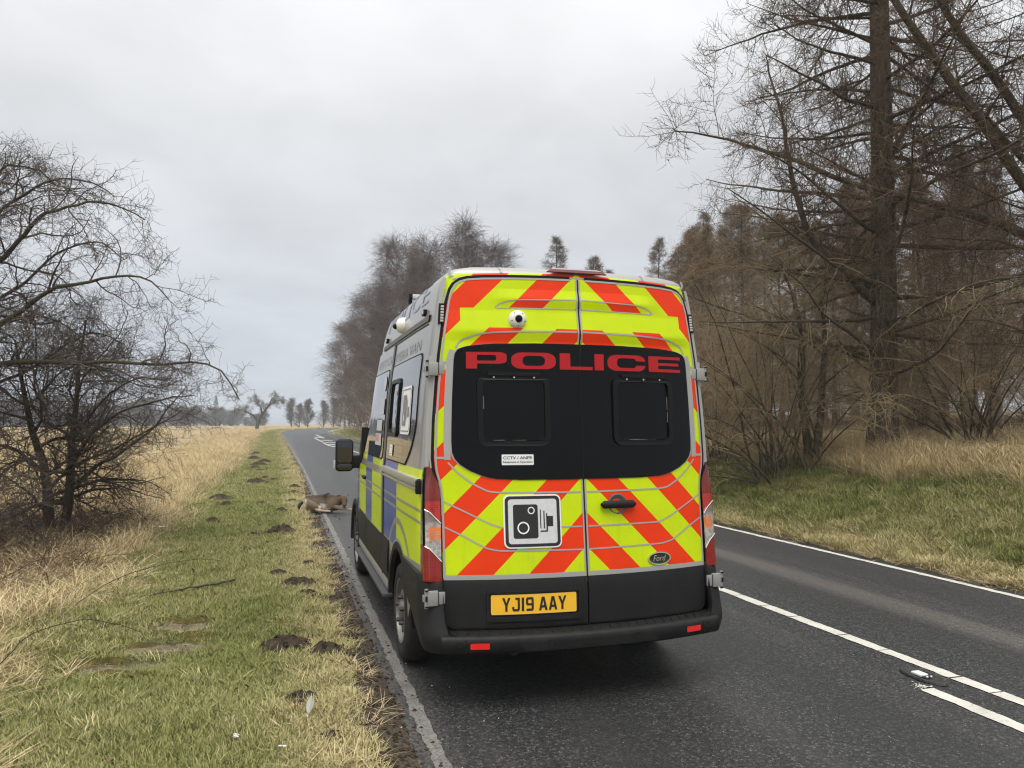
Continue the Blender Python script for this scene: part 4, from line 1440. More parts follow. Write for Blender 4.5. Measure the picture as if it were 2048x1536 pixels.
# roof bar: two stacked aluminium tubes with black ends
for z_, w_ in ((2.722, .034), (2.682, .030)):
    rb = MB().box((0, 1.95 + (.02 if z_ < 2.7 else 0), z_), (1.54, .05, w_), bev=.005).build('roof_bar', M_alu, van)
    for sg in (-1, 1):
        MB().box((sg * .778, 1.95 + (.02 if z_ < 2.7 else 0), z_), (.026, .056, w_ + .006), bev=.004).build('bar_end', M_blackg, rb)
for sg in (-1, 1):
    MB().box((sg * .6, 1.95, 2.662), (.06, .09, .03), bev=.008).build('bar_foot', M_blackg, van)

# ================================================================== TREES
def bark(c0, c1, sc=6, lich=None):
    def fn(t, b):
        v = objc(t)
        mp = t.node('ShaderNodeMapping'); mp.inputs['Scale'].default_value = (1, 1, .22); t.l.new(v, mp.inputs['Vector'])
        n = t.noise(mp.outputs[0], sc * 3, 5, .7); n2 = t.noise(v, sc * .35, 4, .6)
        c = t.mix(t.rng(n, .32, .68), c0, c1)
        if lich:
            c = t.mix(t.rng(n2, .45, .75, 0, .7), c, lich)
        t.put(b.inputs['Base Color'], c)
        t.put(b.inputs['Normal'], t.bump(n, .9, .03))
    return fn


M_larchbark = mat('larch bark', bark((.032, .025, .018), (.135, .102, .072), 5, (.085, .085, .048)), rough=.95, spec=.15)
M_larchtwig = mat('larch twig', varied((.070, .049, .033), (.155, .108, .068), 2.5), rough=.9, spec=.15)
M_deadtwig = mat('dead twig', varied((.125, .094, .055), (.25, .19, .11), 2.0), rough=.95, spec=.1)
M_limb = mat('limb bark', bark((.034, .029, .020), (.115, .094, .060), 7, (.085, .085, .045)), rough=.95, spec=.15)
M_hawbark = mat('hawthorn bark', bark((.035, .030, .022), (.10, .085, .06), 9, (.085, .088, .045)), rough=.95, spec=.15)
M_hawtwig = mat('hawthorn twig', varied((.055, .044, .036), (.125, .098, .076), 3), rough=.85, spec=.2)
M_birchbark = mat('birch bark', bark((.10, .085, .075), (.42, .39, .36), 2, (.06, .05, .045)), rough=.9, spec=.2)
M_birchtwig = mat('birch twig', varied((.085, .060, .050), (.170, .125, .103), .8), rough=.9, spec=.15)
M_shrubtwig = mat('shrub twig', varied((.17, .125, .074), (.36, .27, .16), 1.2), rough=.9, spec=.15)
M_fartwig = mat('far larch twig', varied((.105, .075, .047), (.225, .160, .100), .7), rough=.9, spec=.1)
M_greytwig = mat('grey twig', varied((.10, .088, .068), (.19, .165, .125), .6), rough=.9, spec=.15)
M_cone = mat('larch cone', color=(.045, .032, .024), rough=.9)


def nrm_(v): return v / (np.linalg.norm(v, axis=-1, keepdims=True) + 1e-9)


def grow(rg, P, R, n, t0=.2, t1=1.0, ang=(35, 70), L=1.0, Lt=0.0, K=4, rr=.55, rend=.35, rmin=.002, wig=.12, trop=(0, 0, 0), bias=None, jit=(.6, 1.25), rmax=9):
    """children along every parent polyline; L absolute or callable(t, base point)"""
    N, K0, _ = P.shape
    t = (np.arange(n)[None, :] + rg.random((N, n))) / n
    t = t0 + (t1 - t0) * t
    f = t * (K0 - 1); i0 = np.minimum(f.astype(int), K0 - 2); fr = (f - i0)[..., None]
    ar = np.arange(N)[:, None]
    A, B = P[ar, i0], P[ar, i0 + 1]
    p = A + (B - A) * fr
    T = nrm_(B - A)
    r = R[ar, i0] * (1 - fr[..., 0]) + R[ar, i0 + 1] * fr[..., 0]
    rnd = rg.normal(size=T.shape)
    if bias is not None:
        rnd = rnd + np.array(bias)
    perp = nrm_(rnd - (rnd * T).sum(-1, keepdims=True) * T)
    a = np.radians(rg.uniform(ang[0], ang[1], t.shape))[..., None]
    d = np.cos(a) * T + np.sin(a) * perp
    ln = (L(t, p) if callable(L) else L * (1 - Lt * t)) * rg.uniform(jit[0], jit[1], t.shape)
    p = p.reshape(-1, 3); d = d.reshape(-1, 3); ln = np.broadcast_to(ln, t.shape).reshape(-1); r = r.reshape(-1)
    out = np.zeros((len(p), K, 3)); out[:, 0] = p
    st = (ln / (K - 1))[:, None]
    tr = np.array(trop) / (K - 1)
    for k in range(1, K):
        out[:, k] = out[:, k - 1] + d * st
        d = nrm_(d + wig * rg.normal(size=d.shape) + tr)
    r0 = np.minimum(np.maximum(r * rr, rmin), rmax)
    rad = r0[:, None] * (1 - (1 - rend) * np.linspace(0, 1, K)[None, :])
    return out, np.maximum(rad, rmin * .5)


def poly(pts, r0, r1, K=24, wob=0, seed=0, pw=1.0):
    p = np.array(pts, float)
    d = np.concatenate([[0], np.cumsum(np.linalg.norm(np.diff(p, axis=0), axis=1))])
    t = np.linspace(0, d[-1], K)
    q = np.stack([np.interp(t, d, p[:, i]) for i in range(3)], -1)
    for _ in range(2):
        q[1:-1] = .25 * q[:-2] + .5 * q[1:-1] + .25 * q[2:]
    if wob:
        rg = np.random.default_rng(seed)
        w_ = np.cumsum(rg.normal(0, wob, (K, 3)), 0); w_ -= np.linspace(0, 1, K)[:, None] * w_[-1]
        q = q + w_
    r = r0 + (r1 - r0) * np.linspace(0, 1, K) ** pw
    return q[None], r[None]


def twig_mesh(name, sets, m_):
    Vs, Qs, n = [], [], 0
    for P, R, m in sets:
        V, Q = tubes(P, R, m)
        Vs.append(V); Qs.append(Q + n); n += len(V)
    return np_mesh(name, np.vstack(Vs), np.vstack(Qs), True, [m_])


def blobs(name, pts, r, m_, rg):
    o = np.array([[1, 0, 0], [-1, 0, 0], [0, 1, 0], [0, -1, 0], [0, 0, 1.2], [0, 0, -1.2]])
    f = np.array([[0, 2, 4], [2, 1, 4], [1, 3, 4], [3, 0, 4], [2, 0, 5], [1, 2, 5], [3, 1, 5], [0, 3, 5]])
    rr = r * rg.uniform(.6, 1.2, (len(pts), 1, 1))
    V = pts[:, None, :] + o[None] * rr
    F = f[None] + (np.arange(len(pts)) * 6)[:, None, None]
    return np_mesh(name, V.reshape(-1, 3), F.reshape(-1, 3), False, [m_])


def cat_tree(name, loc, label, cat, group=None):
    return link(name, None, loc=loc, label=label, cat=cat, group=group)


def copy_tree(o, loc, rz=0, sc=1.0, label=None, group=None):
    c = o.copy(); COL.objects.link(c)
    c.location = loc; c.rotation_euler = (0, 0, rz); c.scale = (sc, sc, sc) if not isinstance(sc, tuple) else sc
    if label: c['label'] = label
    if group: c['group'] = group
    for ch in o.children:
        d = ch.copy(); COL.objects.link(d); d.parent = c
    return c


def local(P, loc): return P - np.array(loc)[None, None, :]


# ---- hawthorns on the left verge
HA = [(-4.3, 11.42, -.23), (-4.29, 11.36, .71), (-4.21, 11.28, 1.83), (-4.11, 11.19, 2.89), (-4.0, 11.11, 3.82), (-3.89, 11.04, 4.57), (-3.78, 10.98, 5.07)]
HL = [[(-4.16,11.25,2.2),(-3.67,10.87,2.56),(-3.25,10.52,2.81),(-2.92,10.31,3.01),(-2.71,10.13,3.18),(-2.51,10.07,3.3),(-2.31,9.91,3.23),(-1.96,9.69,3.33),(-1.75,9.52,3.37),(-1.44,9.33,3.26),(-1.22,9.17,3.03)],
[(-4.11,11.19,2.95),(-3.72,10.95,3.37),(-3.33,10.71,3.66),(-3.19,10.66,3.87),(-2.98,10.48,3.97),(-2.84,10.43,4.17),(-2.67,10.27,4.22),(-2.47,10.21,4.26),(-2.2,10.02,4.3),(-1.85,9.82,4.24),(-1.57,9.75,4.04)],
[(-4.18,11.27,1.95),(-3.72,10.9,2.34),(-3.24,10.54,2.44),(-2.81,10.31,2.44),(-2.33,10.06,2.4),(-1.87,9.82,2.4),(-1.56,9.63,2.35),(-1.33,9.46,2.29),(-1.11,9.28,2.37),(-0.86,9.1,2.37),(-0.66,8.94,2.27),(-0.53,8.91,2.1),(-0.45,8.9,1.92)],
[(-4.06,11.15,3.45),(-3.8,11.15,3.97),(-3.48,11.14,4.38),(-3.18,11.03,4.6),(-2.82,10.92,4.76),(-2.39,10.79,4.73),(-2.08,10.71,4.54)],
[(-4.0,11.11,3.82),(-3.67,10.88,4.29),(-3.38,10.77,4.73),(-3.17,10.6,4.82),(-2.85,10.41,4.72),(-2.67,10.36,4.54)],
[(-4.21,11.28,1.77),(-4.04,11.54,1.96),(-3.56,11.59,2.16),(-3.21,11.58,2.37),(-2.74,11.52,2.71),(-2.35,11.4,2.91),(-2.03,11.31,2.71)],
[(-4.11,11.18,3.08),(-3.91,11.54,3.2),(-3.61,11.65,3.3),(-3.2,11.62,3.58),(-2.82,11.48,3.98),(-2.37,11.34,4.11),(-2.05,11.26,3.85)]]
HS = [[(-3.01,11.97,-0.13),(-3.05,11.94,0.55),(-3.13,11.94,1.09),(-3.3,11.96,1.57),(-3.44,11.97,2.25),(-3.51,11.96,2.8)],[(-2.84,11.81,-0.12),(-2.76,11.75,0.63),(-2.72,11.59,1.31),(-2.66,11.54,1.97),(-2.64,11.51,2.51),(-2.51,11.34,3.03)],
[(-2.74,11.61,1.04),(-2.35,11.26,1.57),(-1.88,10.9,1.8),(-1.43,10.65,1.96),(-1.06,10.43,2.02)],[(-3.07,11.94,0.72),(-2.62,11.47,1.11),(-2.06,10.98,1.35),(-1.61,10.73,1.58),(-1.21,10.49,1.83)],
[(-3.1,11.94,0.99),(-3.49,12.03,1.3),(-4.05,12.3,1.5),(-4.52,12.43,1.64)],[(-2.71,11.59,1.44),(-2.29,11.32,2.0),(-1.89,11.09,2.26),(-1.47,10.86,2.22)],[(-2.95,11.93,0.28),(-3.19,11.66,0.78),(-3.5,11.53,0.99),(-3.88,11.64,1.06)]]


def hawthorn(name, trunks, limbs, loc, label, seed, n1, n2, n3, extra=0):
    rg = np.random.default_rng(seed)
    root = cat_tree(name, loc, label, 'tree')
    st, crown = [], []
    tp_ = []
    for pts, r0, r1 in trunks:
        P, R = poly(pts, r0, r1, 20, .012, seed); st.append((local(P, loc), R, 9)); tp_.append((P, R))
    lp = []
    for i, (pts, r0) in enumerate(limbs):
        P, R = poly(pts, r0, .006, 24, .012, seed + i + 1, .8); st.append((local(P, loc), R, 7)); lp.append((P, R))
    if extra:
        for P, R in tp_:
            q, s = grow(rg, P[:, :18], R[:, :18], extra, .2, 1, (40, 85), 1.7, 0, 24, .5, .25, .006, .13, (0, 0, -.1), jit=(.5, 1.2), rmax=.03)
            st.append((local(q, loc), s, 5)); lp.append((q, s))
    for P, R in lp:
        a, ra = grow(rg, P, R, n1, .10, 1, (30, 80), .95, .35, 9, .55, .3, .0040, .20, (0, 0, -.18), jit=(.4, 1.3), rmax=.014)
        b, rb = grow(rg, a, ra, n2, .1, 1, (35, 85), .40, .3, 6, .6, .4, .0027, .30, (0, 0, -.10), jit=(.4, 1.4), rmax=.006)
        c, rc = grow(rg, b, rb, n3, .1, 1, (40, 90), .11, 0, 3, .7, .5, .0022, .25, jit=(.4, 1.7), rmax=.003)
        crown += [(local(a, loc), ra, 4), (local(b, loc), rb, 3), (local(c, loc), rc, 3)]
    link('trunk', twig_mesh('trunk', st, M_hawbark), root)
    link('crown', twig_mesh('crown', crown, M_hawtwig), root)
    return root


hawthorn('hawthorn_tree', [(HA, .15, .012)], [(HL[0], .052), (HL[1], .048), (HL[2], .048), (HL[3], .036), (HL[4], .030), (HL[5], .034), (HL[6], .034)], (-4.3, 11.42, -.15),
         'large bare hawthorn reaching in from the left with arching branches against the sky', 3, 18, 9, 5, 7)
hawthorn('hawthorn_tree', [(HS[0], .085, .012), (HS[1], .075, .010)], [(HS[2], .030), (HS[3], .028), (HS[4], .030), (HS[5], .022), (HS[6], .026)], (-2.93, 11.9, -.1),
         'small twin stemmed bare hawthorn rooted in straw grass at the verge edge', 9, 16, 8, 5, 11)

# ---- roadside larch
LT = [(10.49,11.54,.80),(10.48,11.5,1.63),(10.48,11.43,3.0),(10.46,11.37,4.27),(10.44,11.31,5.54),(10.45,11.32,7.13),(10.48,11.34,8.55),(10.51,11.36,9.99),(10.45,11.28,11.85),(10.45,11.25,14.26),(10.42,11.19,15.56)]
LJ = [(10.37,11.42,3.8),(9.95,11.33,3.98),(9.59,11.21,4.3),(9.15,11.12,4.42),(8.79,11.11,4.66),(8.47,11.08,5.15),(8.36,11.08,5.66),(8.21,11.1,6.18),(8.13,11.09,6.78),(8.01,11.1,7.21),(7.89,11.1,7.89)]
RT = [(13.59,9.58,0.71),(13.45,9.55,2.06),(13.31,9.53,3.07),(13.09,9.53,4.42),(12.86,9.5,6.28),(12.58,9.45,8.81),(12.3,9.39,11.34)]
RL = [[(13.17,9.52,4.08),(11.79,9.68,4.86),(11.08,9.88,5.08),(10.28,10.11,5.36),(9.64,10.29,5.47),(9.07,10.55,5.72),(8.65,10.77,5.9),(8.08,10.93,6.19),(7.57,11.18,6.4),(7.13,11.4,6.56),(6.72,11.52,6.71),(6.39,11.62,6.67)],
[(13.04,9.53,4.59),(11.5,9.43,5.41),(11.03,9.43,5.98),(10.71,9.49,6.59),(10.28,9.59,7.15),(9.84,9.69,7.8),(9.45,9.78,8.32),(9.13,9.84,8.96),(8.81,9.9,9.69)],
[(12.91,9.53,5.43),(11.58,9.44,6.63),(11.11,9.54,7.36),(10.71,9.63,7.89),(10.31,9.73,8.43),(9.99,9.79,9.08),(9.58,9.87,9.82)],
[(12.96,9.53,5.1),(11.68,9.55,6.05),(11.09,9.68,6.79),(10.81,9.85,7.12),(10.49,10.02,7.75),(10.24,10.18,8.05)],
[(13.22,9.53,3.58),(12.02,9.45,4.01),(11.52,9.47,4.48),(10.98,9.62,4.66),(10.36,9.81,4.64),(9.97,9.92,4.72)],
[(13.36,9.56,2.39),(12.28,9.45,2.62),(11.44,9.46,3.17),(10.76,9.66,3.33),(10.14,9.84,3.33)]]


def brush(rg, P, R, n1, L1, n2, L2, up=.35):
    """larch sprays: drooping laterals, upturned fine shoots"""
    a, ra = grow(rg, P, R, n1, .18, 1, (45, 85), L1, .45, 7, .45, .35, .0050, .12, (0, 0, up), bias=(0, 0, -.35), jit=(.4, 1.35), rmax=.012)
    b, rb = grow(rg, a, ra, n2, .12, 1, (35, 80), L2, .25, 4, .6, .45, .0034, .20, (0, 0, .35), jit=(.4, 1.6), rmax=.0050)
    return (a, ra), (b, rb)


def larch_big(loc):
    rg = np.random.default_rng(12)
    root = cat_tree('larch_tree', loc, 'tall bare larch with a straight brown trunk standing on the right bank', 'tree')
    P, R = poly(LT, .25, .10, 40, 0)
    tz = np.linspace(0, 1, 40)
    R = R + (.11 * np.exp(-tz * 26))[None]
    st = [(local(P, loc), R, 18)]
    pr, rp = grow(rg, P, R * 0 + 1, 128, .10, .98, (70, 100), lambda t, p: 5.1 * (1 - np.clip((p[..., 2] - 3) / 15, 0, 1)) ** .8 * (.55 + .45 * sstep(1.5, 4.5, p[..., 2])),
                  K=14, rr=1, rend=.15, wig=.055, trop=(0, 0, .22), jit=(.55, 1.1), rmax=.001)
    ln = np.linalg.norm(pr[:, -1] - pr[:, 0], axis=1)
    rp = (.012 + .0085 * ln)[:, None] * np.linspace(1, .16, 14)[None, :]
    st.append((local(pr, loc), rp, 5))
    J = poly(LJ, .085, .012, 26, .01, 4)
    st.append((local(J[0], loc), J[1], 8))
    link('trunk', twig_mesh('trunk', st, M_larchbark), root)
    low = pr[:, 0, 2] < 4.6
    crown = []
    for (q, s, k1) in ((pr[~low], rp[~low], 27), (J[0], J[1], 56)):
        (a, ra), (b, rb) = brush(rg, q, s, k1, 1.0, 14, .27)
        crown += [(local(a, loc), ra, 4), (local(b, loc), rb, 3)]
        if q is J[0]:
            pass
    cones = b[rg.random(len(b)) < .4][:, 1]
    link('crown', twig_mesh('crown', crown, M_larchtwig), root)
    # dead twiggy skirt on the lower trunk
    dd = []
    (a, ra), (b, rb) = brush(rg, pr[low], rp[low], 18, .9, 7, .27, -.5)
    dd += [(local(a, loc), ra, 4), (local(b, loc), rb, 3)]
    lowP, lowR = P[:, 5:20], R[:, 5:20]
    c, rc = grow(rg, lowP, lowR, 300, 0, 1, (60, 110), 1.0, 0, 8, .04, .4, .0060, .20, (0, 0, -1.5), jit=(.3, 1.3), rmax=.0062)
    d_, rd = grow(rg, c, rc, 7, .2, 1, (30, 80), .38, 0, 4, .6, .5, .0032, .25, (0, 0, -.5), jit=(.4, 1.4))
    dd += [(local(c, loc), rc, 4), (local(d_, loc), rd, 3)]
    link('dead_twigs', twig_mesh('dead_twigs', dd, M_deadtwig), root)
    allb = np.vstack([x[0] for x in crown[1::2]])
    pick = allb[rg.random(len(allb)) < .10][:, 1]
    link('cones', blobs('cones', pick, .013, M_cone, rg), root, kind='stuff')
    return root


larch_big((10.49, 11.54, .9))


def right_tree(loc):
    rg = np.random.default_rng(31)
    root = cat_tree('larch_tree', loc, 'old larch at the right edge with thick mossy limbs sweeping up leftwards', 'tree')
    P, R = poly(RT, .30, .12, 24, .01, 2)
    st = [(local(P, loc), R, 14)]
    rad = [(.115, .012), (.105, .045), (.095, .04), (.070, .02), (.055, .01), (.05, .008)]
    crown = []
    for i, l in enumerate(RL):
        q, s = poly(l, rad[i][0], rad[i][1], 26, .012, 40 + i, .8)
        st.append((local(q, loc), s, 8))
        e, re = grow(rg, q, s, 9 if i else 12, .15, 1, (40, 85), 1.6, .3, 10, .35, .2, .006, .08, (0, 0, .25), jit=(.5, 1.2), rmax=.02)
        st.append((local(e, loc), re, 5))
        for z, rz, k in ((q, s, 26), (e, re, 15)):
            (a, ra), (b, rb) = brush(rg, z, rz, k, .85, 10, .25)
            crown += [(local(a, loc), ra, 4), (local(b, loc), rb, 3)]
    e, re = grow(rg, P, R, 26, .25, 1, (60, 95), 3.0, .2, 12, .12, .2, .01, .06, (0, 0, .3), jit=(.5, 1.2), rmax=.035)
    st.append((local(e, loc), re, 5))
    (a, ra), (b, rb) = brush(rg, e, re, 13, .8, 8, .26)
    crown += [(local(a, loc), ra, 4), (local(b, loc), rb, 3)]
    link('trunk', twig_mesh('trunk', st, M_limb), root)
    link('crown', twig_mesh('crown', crown, M_larchtwig), root)
    allb = np.vstack([x[0] for x in crown[1::2]])
    link('cones', blobs('cones', allb[rg.random(len(allb)) < .08][:, 1], .013, M_cone, rg), root, kind='stuff')


right_tree((13.59, 9.58, .8))


def bush(name, loc, label, seed, nst=12, h=3.6, spread=.8, lean=(0, 0), stems=(), m_=None, n1=11, n2=7, n3=0, group=None, arch=-.35, r0=.028, n0=0):
    rg = np.random.default_rng(seed)
    root = cat_tree(name, loc, label, 'bush', group)
    st, cr = [], []
    az = rg.uniform(0, 2 * np.pi, nst); tilt = np.abs(rg.normal(0, spread * .5, nst)) + .12
    d = np.stack([np.cos(az) * np.sin(tilt) + lean[0], np.sin(az) * np.sin(tilt) + lean[1], np.cos(tilt)], -1); d = nrm_(d)
    K = 14
    P = np.zeros((nst, K, 3)); P[:, 0] = np.stack([rg.normal(0, .22, nst), rg.normal(0, .22, nst), np.full(nst, -.1)], -1)
    ln = h * rg.uniform(.65, 1.15, nst)
    for k in range(1, K):
        P[:, k] = P[:, k - 1] + d * (ln / (K - 1))[:, None]
        d = nrm_(d + .06 * rg.normal(size=d.shape) + np.array([lean[0] * .06, lean[1] * .06, arch / K]) + .06 * d * np.array([1, 1, 0]))
    R = (r0 * rg.uniform(.6, 1.3, nst))[:, None] * np.linspace(1, .2, K)[None]
    st.append((P, R, 6)); par = [(P, R)]
    for i, s in enumerate(stems):
        q, r = poly(s, .085, .02, 20, .01, seed + i)
        st.append((local(q, loc), r, 9)); par.append((local(q, loc), r))
        e, re = grow(rg, local(q, loc), r, 8, .3, 1, (30, 70), 1.8, 0, 10, .4, .2, .006, .1, (0, 0, -.1), rmax=.02)
        st.append((e, re, 5)); par.append((e, re))
    for p_, r_ in par:
        a, ra = grow(rg, p_, r_, n1, .15, 1, (20, 65), h * .30, .3, 7, .5, .3, .004, .12, (0, 0, -.15), jit=(.4, 1.3), rmax=.011)
        b, rb = grow(rg, a, ra, n2, .1, 1, (25, 70), h * .12, .2, 5, .6, .4, .0026, .16, (0, 0, -.1), jit=(.4, 1.4), rmax=.005)
        cr += [(a, ra, 4), (b, rb, 3)]
        if n3:
            c, rc = grow(rg, b, rb, n3, .1, 1, (30, 70), h * .045, .2, 3, .7, .5, .002, .2, jit=(.5, 1.4), rmax=.003)
            cr.append((c, rc, 3))
    link('stems', twig_mesh('stems', st, M_limb), root)
    link('crown', twig_mesh('crown', cr, m_ or M_shrubtwig), root)
    return root


SH = [[(9.51,12.34,1.0),(9.46,12.32,1.82),(9.35,12.32,2.38),(9.39,12.27,3.14),(9.17,12.19,3.97),(8.83,12.14,4.7)],[(9.61,12.2,1.0),(9.66,12.14,2.1),(9.72,12.07,3.03),(9.64,12.05,3.97),(9.79,11.96,4.72)]]
z_ = float(zt(9.5, 12.3))
b1 = bush('bush', (9.55, 12.3, z_), 'bare bush with two dark stems close left of the roadside larch', 51, 7, 3.9, .7, (-.15, -.05), SH, None, 10, 7, 4)
z_ = float(zt(8.8, 12.6))
b2 = bush('bush', (8.85, 12.6, z_), 'many stemmed brown bush arching out of the straw behind the van', 52, 26, 4.0, .9, (-.12, .05), (), None, 10, 6, 4, r0=.022)
copy_tree(b2, (9.3, 15.2, float(zt(9.3, 15.2))), 1.9, .92, 'tangled brown bush at the back of the bank, partly hidden by the van')
copy_tree(b2, (14.6, 15.0, float(zt(14.6, 15.0))), .7, .62, 'low brown thicket right of the larch trunk under the trees', None)
copy_tree(b2, (9.7, 18.5, float(zt(9.7, 18.5))), 5.0, 1.15, 'furthest brown bush along the bank beside the van roof')


# ---- low dark thickets at the foot of the hawthorns
t1_ = bush('bramble_thicket', (-3.7, 10.4, float(zt(-3.7, 10.4))), 'dark tangled bramble thicket in front of the twin stemmed hawthorn', 151, 26, 1.25, 1.3, (.05, 0), (), mat('bramble twig', varied((.045, .032, .026), (.11, .075, .055), 3), rough=.9, spec=.15), 10, 7, 4, None, -1.1, .010)
for x, y, rz, s, lb in ((-2.75, 11.3, 1.0, .85, 'dark brambles round the stems of the twin stemmed hawthorn'), (-5.2, 11.6, 3.0, 1.2, 'dark brambles behind the large hawthorn at the left edge'), (-3.6, 13.1, 4.0, .8, 'dark brambles behind the twin stemmed hawthorn')):
    copy_tree(t1_, (x, y, float(zt(x, y))), rz, s, lb)

# ---- wood behind: larches grown as two patterns and copied
def larch_far(seed, h=14, npri=100, n1=10, n2=5, loc=(0, 0, 0), label='', tw=M_fartwig, base=.16, rad=3.4):
    rg = np.random.default_rng(seed)
    root = cat_tree('larch_tree', loc, label, 'tree', 'larches in the wood')
    P, R = poly([(0, 0, -.3), (.05, 0, h * .3), (-.05, .06, h * .65), (0, 0, h)], .15, .015, 22, .015, seed)
    st = [(P, R, 7)]
    pr, rp = grow(rg, P, R, npri, base, .995, (75, 100), lambda t, p: rad * (1.01 - np.clip(p[..., 2] / h, 0, 1)) ** .68 * (.55 + .45 * sstep(.1, .35, p[..., 2] / h)), K=8, rr=.3, rend=.2, rmin=.008, wig=.07,
                  trop=(0, 0, .35), jit=(.55, 1.15), rmax=.03)
    p2_, r2_ = grow(rg, P, R, 46, .70, .998, (60, 95), lambda t, p: rad * (1.02 - np.clip(p[..., 2] / h, 0, 1)) ** .75, K=8, rr=.3, rend=.2, rmin=.008, wig=.07, trop=(0, 0, .45), jit=(.5, 1.1), rmax=.02)
    pr = np.vstack([pr, p2_]); rp = np.vstack([rp, r2_])
    st.append((pr, rp, 3))
    a, ra = grow(rg, pr, rp, n1, .2, 1, (40, 80), lambda t, p: (.16 + .80 * (1 - np.clip(p[..., 2] / h, 0, 1))) * (1 - .4 * t), 0, 4, .6, .4, .0065, .12, (0, 0, .3), bias=(0, 0, -.3), jit=(.5, 1.3), rmax=.012)
    b, rb = grow(rg, a, ra, n2, .1, 1, (35, 75), .30, .2, 3, .7, .5, .0055, .15, jit=(.5, 1.4), rmax=.009)
    link('trunk', twig_mesh('trunk', st, M_larchbark), root)
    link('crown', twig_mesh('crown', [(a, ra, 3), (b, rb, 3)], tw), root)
    return root


WOOD = 'bare larch standing among others in the brown wood on the right'
def bear(b_, r): return (r * math.sin(RAD(b_)), r * math.cos(RAD(b_)))


x, y = bear(27.6, 44); lf1 = larch_far(61, 14.0, loc=(x, y, float(zt(x, y))), label='pointed bare larch rising just right of the van roof')
x, y = bear(30.3, 40); lf2 = larch_far(62, 12.2, 112, 10, 5, (x, y, float(zt(x, y))), 'pointed bare larch at the left end of the wood, second from the van')
for q_ in (lf1, lf2): q_.scale = (.88, .88, .77)
spots = [(19.95, 62, 15.5, 0), (22.75, 64, 14.2, 1), (23.9, 66, 13.4, 0), (25.0, 70, 12.5, 1), (21.6, 72, 12.0, 0)]
far_lab = ['tallest of the pointed larches above the van roof', 'second tallest pointed larch above the van roof', 'pointed larch close right of the second tallest above the van roof', 'smallest pointed larch tip near the right roof corner of the van', 'pointed larch mostly hidden behind the third brake light']
for (b_, r, h, k), lb in zip(spots, far_lab):
    x, y = bear(b_, r)
    s = h / (14.0 if k == 0 else 12.2)
    copy_tree((lf1, lf2)[k], (x, y, float(zt(x, y))), r * 3.1, (s * 1.25, s * 1.25, s), lb, 'larches beyond the van')
rs = random.Random(77)
placed = []
tries = 0
while len(placed) < 46 and tries < 6000:
    tries += 1
    b_ = rs.uniform(28.5, 54); r = rs.uniform(19, 64)
    if r < 24 and b_ < 38: continue
    x, y = bear(b_, r)
    if any((x - q[0]) ** 2 + (y - q[1]) ** 2 < 5.5 for q in placed): continue
    placed.append((x, y))
    k = rs.randint(0, 1)
    copy_tree((lf1, lf2)[k], (x, y, float(zt(x, y)) - .1), rs.uniform(0, 6.28), (lambda q: (q * 1.1 + .10, q * 1.1 + .10, q))((rs.uniform(.225, .285) * r + 1.2 - 1.2) / (14.0 if k == 0 else 12.2) * (1.0 + .10 * sstep(36, 46, b_))), WOOD, 'larches in the wood')
placed2 = []
tries = 0
while len(placed2) < 15 and tries < 2000:
    tries += 1
    b_ = rs.uniform(27, 52); r = rs.uniform(17, 40)
    x, y = bear(b_, r)
    if any((x - q[0]) ** 2 + (y - q[1]) ** 2 < 7 for q in placed2): continue
    placed2.append((x, y))
    copy_tree(b2, (x, y, float(zt(x, y))), rs.uniform(0, 6.28), (rs.uniform(.8, 1.1),) * 2 + (rs.uniform(.6, 1.05),), 'bare understorey bush among the larch trunks of the wood', 'understorey bushes of the wood')


# ---- birches beyond the van
def birch(seed, h, loc, label):
    rg = np.random.default_rng(seed)
    root = cat_tree('birch_tree', loc, label, 'tree', 'birches beyond the van')
    st = []
    P, R = poly([(0, 0, -.3), (.1, 0, h * .3), (-.15, .1, h * .6), (.1, 0, h * .97)], .16, .012, 22, .04, seed)
    st.append((P, R, 7))
    pr, rp = grow(rg, P, R, 40, .10, .95, (24, 55), lambda t, p: h * .40 * (1.08 - t) ** .8, K=10, rr=.5, rend=.15, rmin=.012, wig=.07, trop=(0, 0, .10), jit=(.6, 1.15), rmax=.06)
    st.append((pr, rp, 4))
    se, rs_ = grow(rg, pr, rp, 9, .15, 1, (22, 55), lambda t, p: h * .15 * (1.12 - np.clip(p[..., 2] / h, 0, 1)) ** .6 * (1 - .3 * t), 0, 7, .5, .3, .008, .10, (0, 0, -.05), jit=(.5, 1.3), rmax=.022)
    a, ra = grow(rg, se, rs_, 8, .15, 1, (20, 60), h * .08, .2, 4, .6, .4, .0085, .10, (0, 0, -.55), jit=(.5, 1.4), rmax=.011)
    b, rb = grow(rg, a, ra, 4, .15, 1, (20, 55), h * .045, .2, 3, .7, .5, .0070, .10, (0, 0, -.8), jit=(.5, 1.4), rmax=.0085)
    link('trunk', twig_mesh('trunk', st, M_birchbark), root)
    link('crown', twig_mesh('crown', [(se, rs_, 3), (a, ra, 3), (b, rb, 3)], M_birchtwig), root)
    return root


def bx(u, r):    # bearing of a photograph column
    return bear(16.63 + math.degrees(math.atan((u - 1024) / 1538.0)), r)


